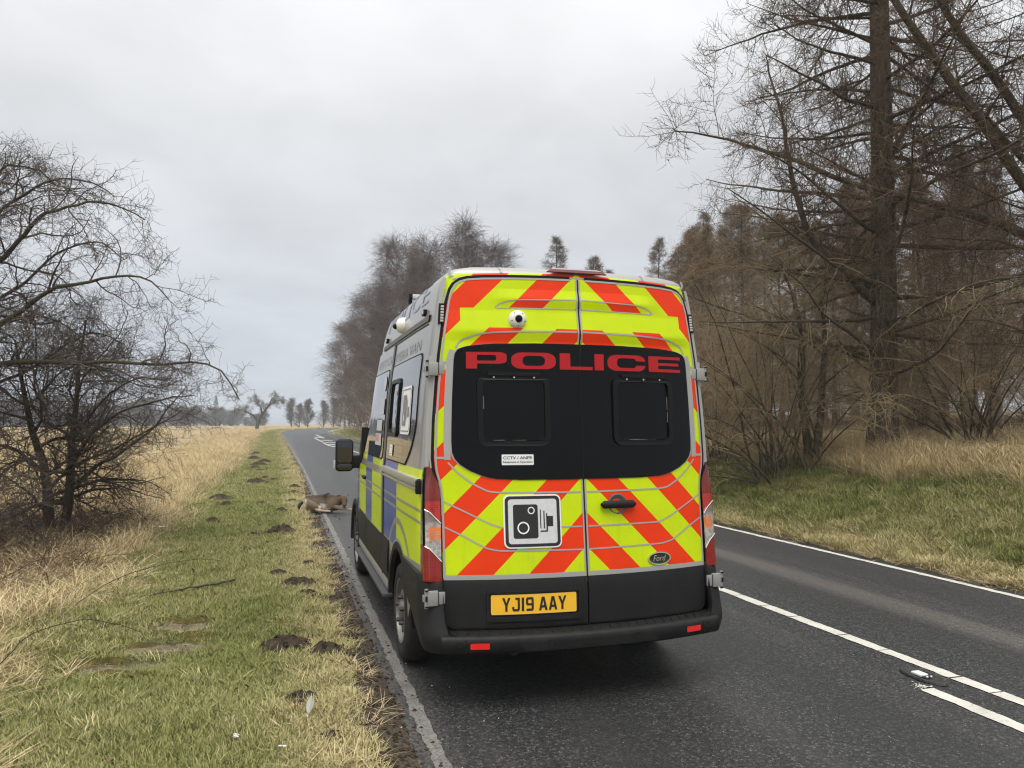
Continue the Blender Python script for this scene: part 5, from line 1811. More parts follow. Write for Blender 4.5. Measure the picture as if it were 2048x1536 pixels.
bl = [(800, 70, 17.8, 0, 'tall bare birch with the pointed top left of centre in the birch clump'), (925, 60, 16.6, 1, 'tallest bare birch of the clump, right above the van roof'),
      (975, 64, 15.8, 0, 'rightmost bare birch of the clump showing behind the van roof'), (865, 66, 16.6, 1, 'bare birch between the two tallest of the clump'),
      (745, 82, 15.4, 1, 'shorter bare birch on the left shoulder of the clump'), (690, 108, 14.8, 0, 'leftmost low spreading birch of the clump by the road')]
p0 = bx(800, 70); br1 = birch(71, 17.8, (*p0, float(zt(*p0))), bl[0][4])
p1 = bx(925, 60); br2 = birch(72, 16.6, (*p1, float(zt(*p1))), bl[1][4])
bl += [(715, 96, 14.0, 1, 'lower bare birch filling the gap at the left of the clump'), (832, 76, 17.0, 0, 'bare birch behind the pointed one in the clump'), (772, 78, 15.5, 1, 'bare birch on the upper left slope of the clump')]
for u, r, h, k, lb in bl[2:]:
    p = bx(u, r); s = h / (17.8, 16.6)[k]
    copy_tree((br1, br2)[k], (*p, float(zt(*p))), r * 2.7, (s * 1.12, s * 1.12, s), lb)
for u, r, s, lb in ((735, 88, 1.5, 'dark bare thicket at the foot of the birches, nearest the mirror'), (768, 76, 1.45, 'dark bare thicket beneath the birches beside the van side'), (800, 68, 1.7, 'dark bare thicket deepest under the birch clump'),
                    (712, 110, 1.7, 'dark bare thicket at the left foot of the birch clump')):
    p = bx(u, r); copy_tree(b2, (*p, float(zt(*p))), u * 1.0, s, lb, 'thickets under the birches')


# ---- windswept oak and the small far trees
def oak(loc, label):
    rg = np.random.default_rng(88)
    root = cat_tree('oak_tree', loc, label, 'tree')
    P, R = poly([(0, 0, -.3), (.15, 0, 1.1), (.6, 0, 2.4), (1.5, .1, 3.6), (2.3, 0, 4.6), (2.6, .1, 5.6), (3.2, 0, 6.4)], .36, .06, 22, .03, 5)
    l1, q1 = poly([(.25, 0, 1.6), (-.6, .3, 2.6), (-1.6, .2, 3.2), (-2.6, 0, 3.7), (-3.4, 0, 3.8)], .22, .03, 14, .04, 6)
    l2, q2 = poly([(.9, .1, 2.9), (.6, -.3, 4.2), (0, 0, 5.0), (-.6, .2, 5.5)], .18, .03, 14, .04, 7)
    l3, q3 = poly([(2.3, 0, 4.6), (3.2, .3, 5.2), (4.2, .2, 5.3)], .14, .03, 14, .04, 8)
    st = [(P, R, 8), (l1, q1, 6), (l2, q2, 6), (l3, q3, 6)]
    cr = []
    for p_, r_, n in ((P, R, 18), (l1, q1, 14), (l2, q2, 12), (l3, q3, 8)):
        a, ra = grow(rg, p_, r_, n, .35, 1, (30, 75), 1.7, .3, 8, .45, .2, .02, .16, (.25, 0, .15), jit=(.5, 1.2), rmax=.06)
        b, rb = grow(rg, a, ra, 9, .2, 1, (30, 70), .85, .3, 5, .5, .3, .012, .18, jit=(.5, 1.3), rmax=.03)
        c, rc = grow(rg, b, rb, 7, .1, 1, (30, 75), .50, .3, 3, .6, .5, .016, .18, jit=(.5, 1.3), rmax=.018)
        st.append((a, ra, 4)); cr += [(b, rb, 3), (c, rc, 3)]
    link('trunk', twig_mesh('trunk', st, M_hawbark), root)
    link('crown', twig_mesh('crown', cr, M_greytwig), root)
    return root


po = bx(514, 150)
oak((*po, float(zt(*po))), 'windswept bare oak leaning right on the skyline at the end of the verge')


def round_tree(seed, h, loc, label, group, col=M_greytwig, trop=.1, ang=(18, 45)):
    rg = np.random.default_rng(seed)
    root = cat_tree('bare_tree', loc, label, 'tree', group)
    P, R = poly([(0, 0, -.3), (.1, 0, h * .4), (0, .1, h * .9)], h * .016, .03, 14, .05, seed)
    pr, rp = grow(rg, P, R, 34, .04, .98, ang, lambda t, p: h * .5 * (1.1 - t), K=8, rr=.6, rend=.2, rmin=.03, wig=.1, trop=(0, 0, trop), jit=(.6, 1.15), rmax=.1)
    a, ra = grow(rg, pr, rp, 10, .2, 1, (22, 60), h * .16, .3, 5, .5, .4, .024, .14, jit=(.5, 1.3), rmax=.04)
    b, rb = grow(rg, a, ra, 8, .1, 1, (25, 65), h * .075, .2, 3, .6, .5, .020, .15, jit=(.5, 1.3), rmax=.024)
    link('trunk', twig_mesh('trunk', [(P, R, 6), (pr, rp, 4)], M_hawbark), root)
    link('crown', twig_mesh('crown', [(a, ra, 3), (b, rb, 3)], col), root)
    return root


G1 = 'small trees at the far bend'
p = bx(668, 190); rt1 = round_tree(91, 7.2, (*p, float(zt(*p))), 'upright pale bare tree where the road bends, nearest the birch clump', G1, trop=.25, ang=(18, 42))
p = bx(618, 170); rt2 = round_tree(92, 6.2, (*p, float(zt(*p))), 'rounded bare tree in the middle of the far bend group', G1)
for u, r, k, s, lb in ((583, 200, 0, 1.05, 'leftmost hazy tree of the far bend group'), (600, 205, 1, 1.0, 'hazy tree between the leftmost and the rounded tree at the bend'), (648, 195, 0, .95, 'upright pale bare tree left of its taller neighbour at the bend'),
                       (700, 205, 1, 1.35, 'brownish bare tree touching the foot of the birches'), (682, 200, 1, 1.25, 'brownish bare tree between the pale upright tree and the birches'), (718, 150, 1, 1.3, 'brownish bare tree behind the low spreading birch')):
    p = bx(u, r); copy_tree((rt1, rt2)[k], (*p, float(zt(*p)) - .1), u * 1.3, s, lb)
p = bx(432, 290)
fir = larch_far(95, 10.5, 90, 9, 5, (*p, float(zt(*p))), 'dark hazy fir in the far wood on the left skyline', mat('fir foliage', color=(.035, .05, .03), rough=.9), .05, 2.4)
fir.name = 'fir_tree'; fir['group'] = 'trees of the far left wood'
for ch in fir.children: pass
rs = random.Random(5)
for i in range(46):
    u = -20 + i * 12.0 + rs.uniform(-9, 9); r = rs.uniform(260, 350)
    p = bx(u, r); s = rs.uniform(.75, 1.5) * (.75 if u > 490 else 1.0)
    copy_tree((rt1, rt2)[rs.randint(0, 1)], (*p, float(zt(*p)) - .8), u, (s * rs.uniform(1.6, 2.8), s * 2.0, s), 'hazy bare tree in the far wood along the left skyline', 'trees of the far left wood')

# ================================================================== GROUND COVER
def f_blade(g0, g1, d0, d1):
    def fn(t, b):
        tint = t.attr('tint', 'INSTANCER')[2]
        rnd = t.node('ShaderNodeObjectInfo').outputs['Random']
        bl = t.attr('bl')[2]
        f = t.m('ADD', t.m('MULTIPLY', bl, .9), t.m('SUBTRACT', t.m('MULTIPLY', tint, 1.9), .9), clamp=True)
        g = t.mix(rnd, g0, g1); d = t.mix(bl, d0, d1)
        t.put(b.inputs['Base Color'], t.mix(f, g, d))
    return fn


M_grass = mat('grass blades', f_blade((.150, .172, .047), (.26, .265, .09), (.34, .285, .135), (.54, .465, .245)), rough=.75, spec=.2)
M_straw = mat('straw blades', f_blade((.12, .135, .04), (.19, .18, .06), (.34, .25, .125), (.66, .53, .31)), rough=.8, spec=.2)
M_bramble = mat('bramble stems', f_blade((.055, .035, .026), (.11, .07, .048), (.12, .08, .05), (.22, .15, .09)), rough=.9, spec=.15)
M_soil = mat('turned soil', varied((.022, .017, .012), (.085, .064, .045), 18, 1.0, bscale=60, dist=.02), rough=1.0, spec=.1)


def clump(name, seed, n, rad, hmin, hmax, w, bend, lean, m_, seg=3, flat=0.0):
    rg = np.random.default_rng(seed)
    r = rad * np.sqrt(rg.random(n)); a = rg.uniform(0, 2 * np.pi, n)
    base = np.stack([r * np.cos(a), r * np.sin(a), np.full(n, -.008)], -1)
    az = a + rg.normal(0, 1.0, n)
    tilt = np.clip(np.abs(rg.normal(lean, .28, n)), 0, 1.5) * (1 - flat) + flat * rg.uniform(1.15, 1.52, n)
    ln = rg.uniform(hmin, hmax, n)
    pts = [base]; cur = base; tl = tilt.copy()
    for k in range(seg):
        d = np.stack([np.cos(az) * np.sin(tl), np.sin(az) * np.sin(tl), np.cos(tl)], -1)
        cur = cur + d * (ln / seg)[:, None]
        if flat: cur[:, 2] = np.maximum(cur[:, 2], .004)
        pts.append(cur); tl = np.minimum(tl + bend * rg.uniform(.2, 1.3, n), 2.1 if not flat else 1.6)
    P = np.stack(pts, 1)
    sd = np.stack([-np.sin(az), np.cos(az), np.zeros(n)], -1)
    rw = rg.normal(0, .5, n)
    sd = sd * np.cos(rw)[:, None] + np.stack([np.cos(az), np.sin(az), np.zeros(n)], -1) * np.sin(rw)[:, None]
    V, F4, F3 = [], [], []
    K = seg + 1
    wd = w * rg.uniform(.6, 1.3, n)
    nv = 2 * (K - 1) + 1
    VV = np.zeros((n, nv, 3))
    for k in range(K - 1):
        ww = (wd * (1 - .55 * k / K) * .5)[:, None]
        VV[:, 2 * k] = P[:, k] - sd * ww; VV[:, 2 * k + 1] = P[:, k] + sd * ww
    VV[:, -1] = P[:, -1]
    b = np.arange(n) * nv
    for k in range(K - 2):
        F4.append(np.stack([b + 2 * k, b + 2 * k + 1, b + 2 * k + 3, b + 2 * k + 2], -1))
    k = K - 2
    F3.append(np.stack([b + 2 * k, b + 2 * k + 1, b + nv - 1], -1))
    me = np_mesh(name, VV.reshape(-1, 3), [np.vstack(F4), np.vstack(F3)] if F4 else [np.vstack(F3)], True, [m_])
    at_ = me.attributes.new('bl', 'FLOAT', 'POINT')
    at_.data.foreach_set('value', np.repeat(rg.random(n), nv).astype(np.float32))
    return me


def stem_clump(name, seed, n, rad, ln, r0, m_, arch=1.2, sub=5):
    rg = np.random.default_rng(seed)
    K = 8
    a = rg.uniform(0, 2 * np.pi, n); rr = rad * np.sqrt(rg.random(n))
    P = np.zeros((n, K, 3)); P[:, 0] = np.stack([rr * np.cos(a), rr * np.sin(a), np.full(n, -.03)], -1)
    az = rg.uniform(0, 2 * np.pi, n); tl = rg.uniform(.1, .9, n); L_ = ln * rg.uniform(.5, 1.2, n)
    for k in range(1, K):
        d = np.stack([np.cos(az) * np.sin(tl), np.sin(az) * np.sin(tl), np.cos(tl)], -1)
        P[:, k] = P[:, k - 1] + d * (L_ / (K - 1))[:, None]
        tl = np.minimum(tl + arch / K * rg.uniform(.2, 1.8, n), 2.3); az = az + rg.normal(0, .15, n)
    R = r0 * np.linspace(1, .4, K)[None] * rg.uniform(.6, 1.3, n)[:, None]
    b_, rb = grow(rg, P, R, sub, .2, 1, (30, 80), ln * .28, 0, 4, .7, .5, r0 * .4, .2, (0, 0, -.1))
    me = twig_mesh(name, [(P, R, 3), (b_, rb, 3)], m_)
    at_ = me.attributes.new('bl', 'FLOAT', 'POINT')
    at_.data.foreach_set('value', rg.random(len(me.vertices)).astype(np.float32))
    return me


def scatter(name, protos, P, scl, tint, idx, rotx=None, seed=0, label=None):
    rg = np.random.default_rng(seed)
    n = len(P)
    me = bpy.data.meshes.new(name)
    me.vertices.add(n); me.vertices.foreach_set('co', np.ascontiguousarray(P, np.float32).ravel())
    rot = np.stack([rg.normal(0, .10, n), rg.normal(0, .10, n), rg.uniform(0, 2 * np.pi, n)], -1).astype(np.float32)
    for nm, ty, arr, key in (('rot', 'FLOAT_VECTOR', rot, 'vector'), ('scl', 'FLOAT_VECTOR', scl, 'vector'), ('tint', 'FLOAT', tint, 'value'), ('idx', 'INT', idx, 'value')):
        a_ = me.attributes.new(nm, ty, 'POINT')
        a_.data.foreach_set(key, np.ascontiguousarray(arr, np.int32 if ty == 'INT' else np.float32).ravel())
    o = link(name, me, kind='stuff')
    if label: o['label'] = label
    coll = bpy.data.collections.new(name + '_pieces')
    for i, pm in enumerate(protos):
        coll.objects.link(bpy.data.objects.new('%s_piece_%02d' % (name, i), pm))
    ng = bpy.data.node_groups.new(name, 'GeometryNodeTree')
    ng.interface.new_socket('Geometry', in_out='INPUT', socket_type='NodeSocketGeometry')
    ng.interface.new_socket('Geometry', in_out='OUTPUT', socket_type='NodeSocketGeometry')
    gi = ng.nodes.new('NodeGroupInput'); go = ng.nodes.new('NodeGroupOutput')
    ip = ng.nodes.new('GeometryNodeInstanceOnPoints')
    ci = ng.nodes.new('GeometryNodeCollectionInfo')
    ci.inputs['Collection'].default_value = coll
    ci.inputs['Separate Children'].default_value = True
    ci.inputs['Reset Children'].default_value = True
    ip.inputs['Pick Instance'].default_value = True
    ng.links.new(gi.outputs[0], ip.inputs['Points']); ng.links.new(ci.outputs[0], ip.inputs['Instance'])
    for nm, ty, sock in (('rot', 'FLOAT_VECTOR', 'Rotation'), ('scl', 'FLOAT_VECTOR', 'Scale'), ('idx', 'INT', 'Instance Index')):
        na = ng.nodes.new('GeometryNodeInputNamedAttribute'); na.data_type = ty; na.inputs['Name'].default_value = nm
        ng.links.new(na.outputs['Attribute'], ip.inputs[sock])
    ng.links.new(ip.outputs[0], go.inputs[0])
    md = o.modifiers.new('scatter', 'NODES'); md.node_group = ng
    return o


def band(rg, u0, u1, y0, y1, dens, ypow=0.0):
    n = int((u1 - u0) * (y1 - y0) * dens)
    u = rg.uniform(u0, u1, n); y = rg.uniform(y0, y1, n)
    return u, y


MH = [(-1.5,41.22,.36),(-1.3,42.79,.42),(-1.18,36.54,.48),(-.84,31.15,.48),(-.69,33.17,.44),(-.93,29.02,.32),(-.68,27.37,.3),(-.66,22.01,.39),(-.44,23.68,.21),(-.19,22.88,.23),(-.31,21.47,.19),(-.08,21.22,.12),(-1.03,21.03,.18),
      (-1.27,17.72,.31),(-1.04,16.27,.2),(.01,14.7,.19),(-1.06,13.51,.17),(-.37,11.78,.18),(.01,11.98,.42),(.15,27.94,.24),(.09,29.64,.19),(.33,20.34,.2),(.28,18.56,.18),(.22,16.61,.15),(-.36,16.42,.13),(-.02,8.72,.23),(.17,8.1,.37),(.24,7.62,.19),(.32,9.27,.15),
      (.04,5.93,.37),(.32,5.71,.25),(.13,4.72,.21),(.26,4.15,.15)]
CONC = [(-.80, 6.12, .34, .17), (-.98, 5.74, .38, .13), (-.70, 6.72, .26, .20)]


def clear(u, y):
    x = u + shift(y)
    k = np.ones(len(u), bool)
    for mx_, my_, w_ in MH:
        k &= ((x - mx_) / (w_ * .46)) ** 2 + ((y - my_) / (w_ * .46)) ** 2 > 1
    k &= ~((((x + .90) / .46) ** 2 + ((y - 6.25) / .80) ** 2 < 1) & (np.random.default_rng(len(x)).random(len(x)) < .62))
    for cx_, cy_, a_, b_ in CONC:
        k &= ((x - cx_) / (a_ * 1.0)) ** 2 + ((y - cy_) / (b_ * 1.05)) ** 2 > .75
    return k


def place(us, ys_):
    x = us + shift(ys_)
    return np.stack([x, ys_, zt(x, ys_)], -1)


rg = np.random.default_rng(101)
SG = [clump('grass_clump', 200 + i, 44, .075, .022, .062, .0042, .45, .55, M_grass) for i in range(4)]
MG = [clump('grass_tuft', 210 + i, 36, .06, .06, .17, .0045, .5, .45, M_grass) for i in range(3)]
TG = [clump('straw_tuft', 220 + i, 46, .09, .22, .62, .0048, .38, .30, M_straw, 4) for i in range(4)]
FG = [clump('straw_mat', 230 + i, 40, .12, .08, .26, .0045, .2, .4, M_straw, 3, flat=.85) for i in range(3)]
TW = [stem_clump('bramble_clump', 240 + i, 16, .25, .85, .0042, M_bramble, 2.0) for i in range(3)]


def tintf(x, y, base, amp, sc, seed): return np.clip(base + amp * (fbm(x * sc, y * sc, seed, 4) - .5) * 2, 0, 1)


# short mown verge
U, Y = [], []
for y0, y1, dn in ((2.6, 6, 1150), (6, 10, 800), (10, 17, 420), (17, 30, 170), (30, 60, 70), (60, 135, 22)):
    u, y = band(rg, -2.1, .52, y0, y1, dn); U.append(u); Y.append(y)
u = np.concatenate(U); y = np.concatenate(Y)
edge = .40 + .20 * (fbm(u * 0 + 1.7, y * 1.7, 55) - .5) + .14 * (fbm(u * 4, y * 4, 57) - .5) * 2
keep = clear(u, y) & (u < edge + .03) & ((u < edge - .12) | (rg.random(len(u)) < .55))
keep &= rg.random(len(u)) < (.55 + .9 * fbm(u * 2.3, y * 2.3, 58))
u, y = u[keep], y[keep]
P = place(u, y)
tint = tintf(u, y, .20, .45, .9, 31) * .7 + .18 * fbm(u * 5, y * 5, 33) + .42 * sstep(-.15, .35, u) + .12 * sstep(12, 40, y)
tint = np.clip(tint, 0, 1)
s = (.80 + .6 * rg.random(len(u))) * (1 + .9 * sstep(9, 30, y) + 1.2 * sstep(30, 90, y))
hs = s * (.75 + .8 * fbm(u * 1.6, y * 1.6, 34)) * (1 - .25 * sstep(9, 40, y))
scatter('verge_grass', SG, P, np.stack([s, s, hs], -1), tint, rg.integers(0, 4, len(u)), seed=1, label='short yellow green mown grass of the left verge')
# rough tufts at its outer margin
U, Y = [], []
for y0, y1, dn in ((2.6, 9, 95), (9, 16, 60), (16, 40, 20)):
    u, y = band(rg, -2.5, .5, y0, y1, dn); U.append(u); Y.append(y)
u = np.concatenate(U); y = np.concatenate(Y)
pr_ = .08 + .65 * sstep(-1.0, -1.8, u) * (.45 + .55 * sstep(5.5, 8, y)) + .30 * sstep(.05, .30, u)
keep = clear(u, y) & (rg.random(len(u)) < pr_ * (.3 + 1.2 * fbm(u * 1.3, y * 1.3, 41))) & (u < .42)
u, y = u[keep], y[keep]
s = .7 + .6 * rg.random(len(u)) + .3 * sstep(-1.2, -2, u)
tint = np.clip(tintf(u, y, .45, .6, .7, 42) + .45 * sstep(0, .3, u), 0, 1)
scatter('rough_grass', MG, place(u, y), np.stack([s, s, s * (.45 + .55 * sstep(-.6, -1.6, u))], -1), tint, rg.integers(0, 3, len(u)), seed=2, label='longer grass tufts along the margin of the left verge')

# straw field on the left
U, Y = [], []
for y0, y1, ua, dn in ((5.0, 9, -6, 55), (9, 16, -10, 48), (16, 30, -16, 20), (30, 55, -26, 7.5), (55, 110, -52, 2.2), (110, 240, -110, .40)):
    u, y = band(rg, ua, -1.45, y0, y1, dn); U.append(u); Y.append(y)
u = np.concatenate(U); y = np.concatenate(Y)
bd = -1.85 + .35 * (fbm(u * 0, y * .8, 45) - .5) * 2 + .22 * sstep(14, 40, y)
path = np.abs(u + 7.2 + .06 * (y - 40)) < 1.3 * sstep(30, 45, y)
keep = (u < bd + .15 * rg.normal(size=len(u))) & (~path | (rg.random(len(u)) < .12)) & (rg.random(len(u)) < .45 + 1.0 * fbm(u * .8, y * .8, 46))
u, y = u[keep], y[keep]
s = (.65 + .5 * rg.random(len(u))) * (1 + .6 * sstep(16, 60, y) + 1.2 * sstep(60, 200, y))
hs = (.50 + .5 * fbm(u * .7, y * .7, 47)) * (.75 + .5 * rg.random(len(u))) * (1 - .35 * sstep(-3.5, -9, u) * sstep(12, 20, y)) * (1 + .15 * sstep(60, 200, y)) * (.62 + .38 * sstep(8.5, 12, y))
tint = np.clip(.86 + .3 * (fbm(u * .35, y * .35, 48) - .5) * 2 * sstep(8, 14, y) + .12 * rg.normal(size=len(u)), .15, 1)
scatter('straw_grass', TG, place(u, y), np.stack([s, s, hs], -1), tint, rg.integers(0, 4, len(u)), seed=3, label='dry straw coloured grass of the field left of the verge')
# flattened straw at the foot of the tall grass and along both road edges
U, Y = [], []
for u0, u1, y0, y1, dn in ((-3.4, -1.35, 4, 16, 42), (-4, -1.5, 16, 40, 10), (.05, .60, 2.6, 12, 34), (.1, .6, 12, 45, 14), (6.93, 7.85, 3.5, 14, 110), (6.95, 7.8, 14, 40, 45), (6.95, 7.8, 40, 80, 12), (7.8, 10.4, 3.5, 14, 30), (7.8, 10.4, 14, 40, 10)):
    u, y = band(rg, u0, u1, y0, y1, dn); U.append(u); Y.append(y)
u = np.concatenate(U); y = np.concatenate(Y)
keep = clear(u, y) & (rg.random(len(u)) < .35 + .9 * fbm(u * 1.5, y * 1.5, 49)) & ~((u > 6.9) & (u < 6.97 + .1 * rg.random(len(u))))
u, y = u[keep], y[keep]
s = .7 + .7 * rg.random(len(u)); s = np.where(u > -1, np.where(u < 2, s * .55, s * .95), s)
tint = np.clip(.85 + .2 * rg.normal(size=len(u)), 0, 1)
scatter('straw_mat', FG, place(u, y) + [0, 0, .012], np.stack([s, s, s], -1), tint, rg.integers(0, 3, len(u)), seed=4, label='flattened dead grass along the road edges')
# right bank: rough green, then tall straw
U, Y = [], []
for y0, y1, dn in ((3.5, 9, 210), (9, 16, 190), (16, 30, 80), (30, 60, 26), (60, 100, 8)):
    u, y = band(rg, 7.05, 10.5, y0, y1, dn); U.append(u); Y.append(y)
u = np.concatenate(U); y = np.concatenate(Y)
keep = rg.random(len(u)) < .25 + 1.1 * fbm(u * 1.2, y * 1.2, 61)
u, y = u[keep], y[keep]
s = (.9 + .8 * rg.random(len(u))) * (1 + .9 * sstep(16, 60, y))
tint = np.clip(.08 + .62 * (fbm(u * .9, y * .9, 62) - .5) * 2 + .55 * sstep(7.9, 7.1, u) + .5 * sstep(9.2, 10.2, u), 0, 1)
scatter('bank_grass', MG, place(u, y), np.stack([s, s, s * (.55 + .6 * fbm(u * 1.1, y * 1.1, 63))], -1), tint, rg.integers(0, 3, len(u)), seed=5, label='rough green grass of the right bank')
U, Y = [], []
for y0, y1, dn in ((3, 9, 85), (9, 16, 95), (16, 30, 36), (30, 60, 8), (60, 110, 3)):
    u, y = band(rg, 9.1, 14.5, y0, y1, dn); U.append(u); Y.append(y)
u = np.concatenate(U); y = np.concatenate(Y)
keep = (u > 9.45 + .55 * (fbm(y * .7, y * 0, 64) - .5) * 2) & (rg.random(len(u)) < (.25 + 1.1 * fbm(u * .9, y * .9, 65)) * (1 - .72 * sstep(11, 13, u)))
u, y = u[keep], y[keep]
s = .75 + .5 * rg.random(len(u))
hs = (.45 + .75 * fbm(u * .8, y * .8, 66)) * (.7 + .5 * rg.random(len(u)))
tint = np.clip(.88 + .12 * rg.normal(size=len(u)), .2, 1)
scatter('bank_straw', TG, place(u, y), np.stack([s, s, hs], -1), tint, rg.integers(0, 4, len(u)), seed=6, label='tall straw grass along the top of the right bank')
# brambles and dead bracken
U, Y = [], []
for u0, u1, y0, y1, dn in ((-7.5, -2.1, 8.0, 15.5, 24), (11.2, 22, 6, 22, 2.0), (12, 34, 14, 42, .8)):
    u, y = band(rg, u0, u1, y0, y1, dn); U.append(u); Y.append(y)
u = np.concatenate(U); y = np.concatenate(Y)
keep = rg.random(len(u)) < .2 + 1.3 * fbm(u * .6, y * .6, 71)
u, y = u[keep], y[keep]
s = (.65 + .6 * rg.random(len(u))); s = np.where(u < 0, s * .85, s * 1.1)
scatter('brambles', TW, place(u, y), np.stack([s, s, s * .75], -1), rg.random(len(u)) * .8, rg.integers(0, 3, len(u)), seed=7, label='tangled dead brambles under the trees')

# ---- molehills
def mound(seed, w_):
    rg = np.random.default_rng(seed)
    M_, N_ = 9, 26
    G = []
    hh = w_ * rg.uniform(.15, .24)
    off = rg.uniform(0, 50)
    for i in range(M_):
        r = i / (M_ - 1)
        a = np.linspace(0, 2 * np.pi, N_ + 1)
        rad = w_ * .5 * r * (1 + .28 * (fbm(np.cos(a) * 1.5 + off, np.sin(a) * 1.5 + off, 5) - .5) * 2)
        x_, y_ = rad * np.cos(a) * rg.uniform(1.0, 1.0), rad * np.sin(a)
        z_ = hh * max(0, 1 - r ** 1.7) + hh * .55 * (fbm(x_ / w_ * 9 + off, y_ / w_ * 9, 6) - .5) * 2 * (1 - r ** 3) - .014 * (r == 1)
        G.append(np.stack([x_, y_, z_], -1))
    mb = MB().grid(G)
    n = 46
    for k in range(n):
        a = rg.uniform(0, 6.28); r = w_ * .5 * rg.uniform(.3, 1.4); sz = w_ * rg.uniform(.012, .050)
        c = np.array([r * math.cos(a), r * math.sin(a), hh * max(0, 1 - (r / w_ * 2) ** 1.7) + sz * .3])
        o = np.array([[1, 0, 0], [-1, 0, 0], [0, 1, 0], [0, -1, 0], [0, 0, 1], [0, 0, -1]]) * sz * rg.uniform(.6, 1.3, (6, 1))
        mb.add(c + o, [[0, 2, 4], [2, 1, 4], [1, 3, 4], [3, 0, 4], [2, 0, 5], [1, 2, 5], [3, 1, 5], [0, 3, 5]])
    return mb


mlab = {18: 'broad dark molehill on the verge nearest the deer', 26: 'widest of the three molehills beside the van front wheel', 25: 'furthest of the three molehills beside the van front wheel', 27: 'nearest of the three molehills beside the van front wheel',
        29: 'large molehill mound in the foreground grass', 30: 'flat crumbled molehill right beside the large foreground mound', 31: 'tall narrow molehill in the foreground grass above the white feather', 32: 'small flat molehill nearest the camera by the road edge',
        17: 'small molehill just left of the broad one near the deer', 16: 'molehill at the left side of the verge near the white litter', 13: 'molehill on the left part of the verge level with the deer', 14: 'small molehill in the verge in front of the deer tail',
        15: 'molehill just left of the deer rump'}
ORD = 'first second third fourth fifth sixth seventh eighth ninth tenth eleventh twelfth thirteenth fourteenth fifteenth sixteenth seventeenth eighteenth nineteenth twentieth twenty-first twenty-second'.split()
for k_, i in enumerate(sorted([i for i in range(len(MH)) if i not in mlab], key=lambda q: MH[q][1])):
    mlab[i] = '%s %s of the row of small molehills along the verge, counted from the camera' % (ORD[k_], 'mound')
for i, (x, y, w_) in enumerate(MH):
    z = float(zt(x, y)) + (.03 if y > 12 else .008)
    mound(300 + i, w_ * (1.4 if y > 12 else 1.12)).build('molehill', M_soil, None, smooth=True, angle=80, loc=(x, y, z), label=mlab[i], cat='molehill', group='molehills on the verge')

# ---- broken concrete with moss
slab = link('concrete_slab', None, loc=(-.85, 6.1, .04), label='broken grey concrete slab patched with brown moss in the grass', cat='slab')
M_conc = mat('old concrete', varied((.070, .052, .032), (.23, .19, .13), 11, .9, bscale=60, dist=.012), rough=1.0, spec=.03)
M_moss = mat('moss', varied((.060, .050, .016), (.15, .125, .042), 14, 1.0, bscale=90, dist=.02), rough=1.0, spec=.05)
rgc = np.random.default_rng(17)
for cx, cy, a_, b_ in CONC:
    for s_ in (0, 1):
        n = 14
        ang = np.linspace(0, 2 * np.pi, n, endpoint=False)
        rr_ = 1 + rgc.normal(0, .24, n)
        lx = cx - .0 + (s_ - .5) * a_ * .95
        ring = np.stack([lx + a_ * .52 * rr_ * np.cos(ang), cy + rgc.normal(0, .02) + b_ * .9 * rr_ * np.sin(ang)], -1)
        zb = float(zt(lx, cy)); tl_ = rgc.normal(0, .02)
        mb = MB()
        top = np.column_stack([ring * [1, 1] - [-.85, 6.1], np.full(n, zb - .04 + .005) + (ring[:, 0] - lx) * tl_ + rgc.normal(0, .002, n)])
        bot = top - [0, 0, .06]
        mb.add(np.vstack([top, top.mean(0)]), [[i, (i + 1) % n, n] for i in range(n)])
        mb.grid([np.vstack([bot, bot[:1]]), np.vstack([top, top[:1]])])
        mb.build('slab_fragment', M_conc, slab, angle=30)
for k in range(20):
    cx, cy = rgc.uniform(-1.30, -.50), rgc.choice([5.92, 6.36, 6.45, 6.55, 6.90, 5.60]) + rgc.normal(0, .06)
    w_ = rgc.uniform(.05, .13)
    G = []
    a = np.linspace(0, 2 * np.pi, 17)
    for r in np.linspace(0, 1, 6):
        rad = w_ * r * (1 + .5 * (fbm(np.cos(a) * 2 + k, np.sin(a) * 2, 9) - .5))
        G.append(np.stack([cx + .85 + 1.5 * rad * np.cos(a), cy - 6.1 + .8 * rad * np.sin(a), np.full(17, float(zt(cx, cy)) - .04 + .034 * (1 - r * r) - .004) + .026 * (1 - r * r) * (fbm(rad * 40 * np.cos(a) + k, rad * 40 * np.sin(a), 4) - .5)], -1))
    MB().grid(G).build('moss_cushion', M_moss, slab, angle=80)
stn = MB()
M_stone = mat('pale stones', varied((.30, .28, .25), (.55, .53, .50), 30), rough=.9)


def pebbles(name, pts, szs, m_, label, seed):
    rg = np.random.default_rng(seed)
    o = np.array([[1, 0, 0], [-1, 0, 0], [0, 1, 0], [0, -1, 0], [0, 0, .7], [0, 0, -.7], [.7, .7, .2], [-.7, .6, .3]])[:6]
    n = len(pts)
    V = pts[:, None] + o[None] * szs[:, None, None] * rg.uniform(.6, 1.3, (n, 6, 1))
    f = np.array([[0, 2, 4], [2, 1, 4], [1, 3, 4], [3, 0, 4], [2, 0, 5], [1, 2, 5], [3, 1, 5], [0, 3, 5]])
    F = f[None] + (np.arange(n) * 6)[:, None, None]
    link(name, np_mesh(name, V.reshape(-1, 3), F.reshape(-1, 3), False, [m_]), kind='stuff', label=label)


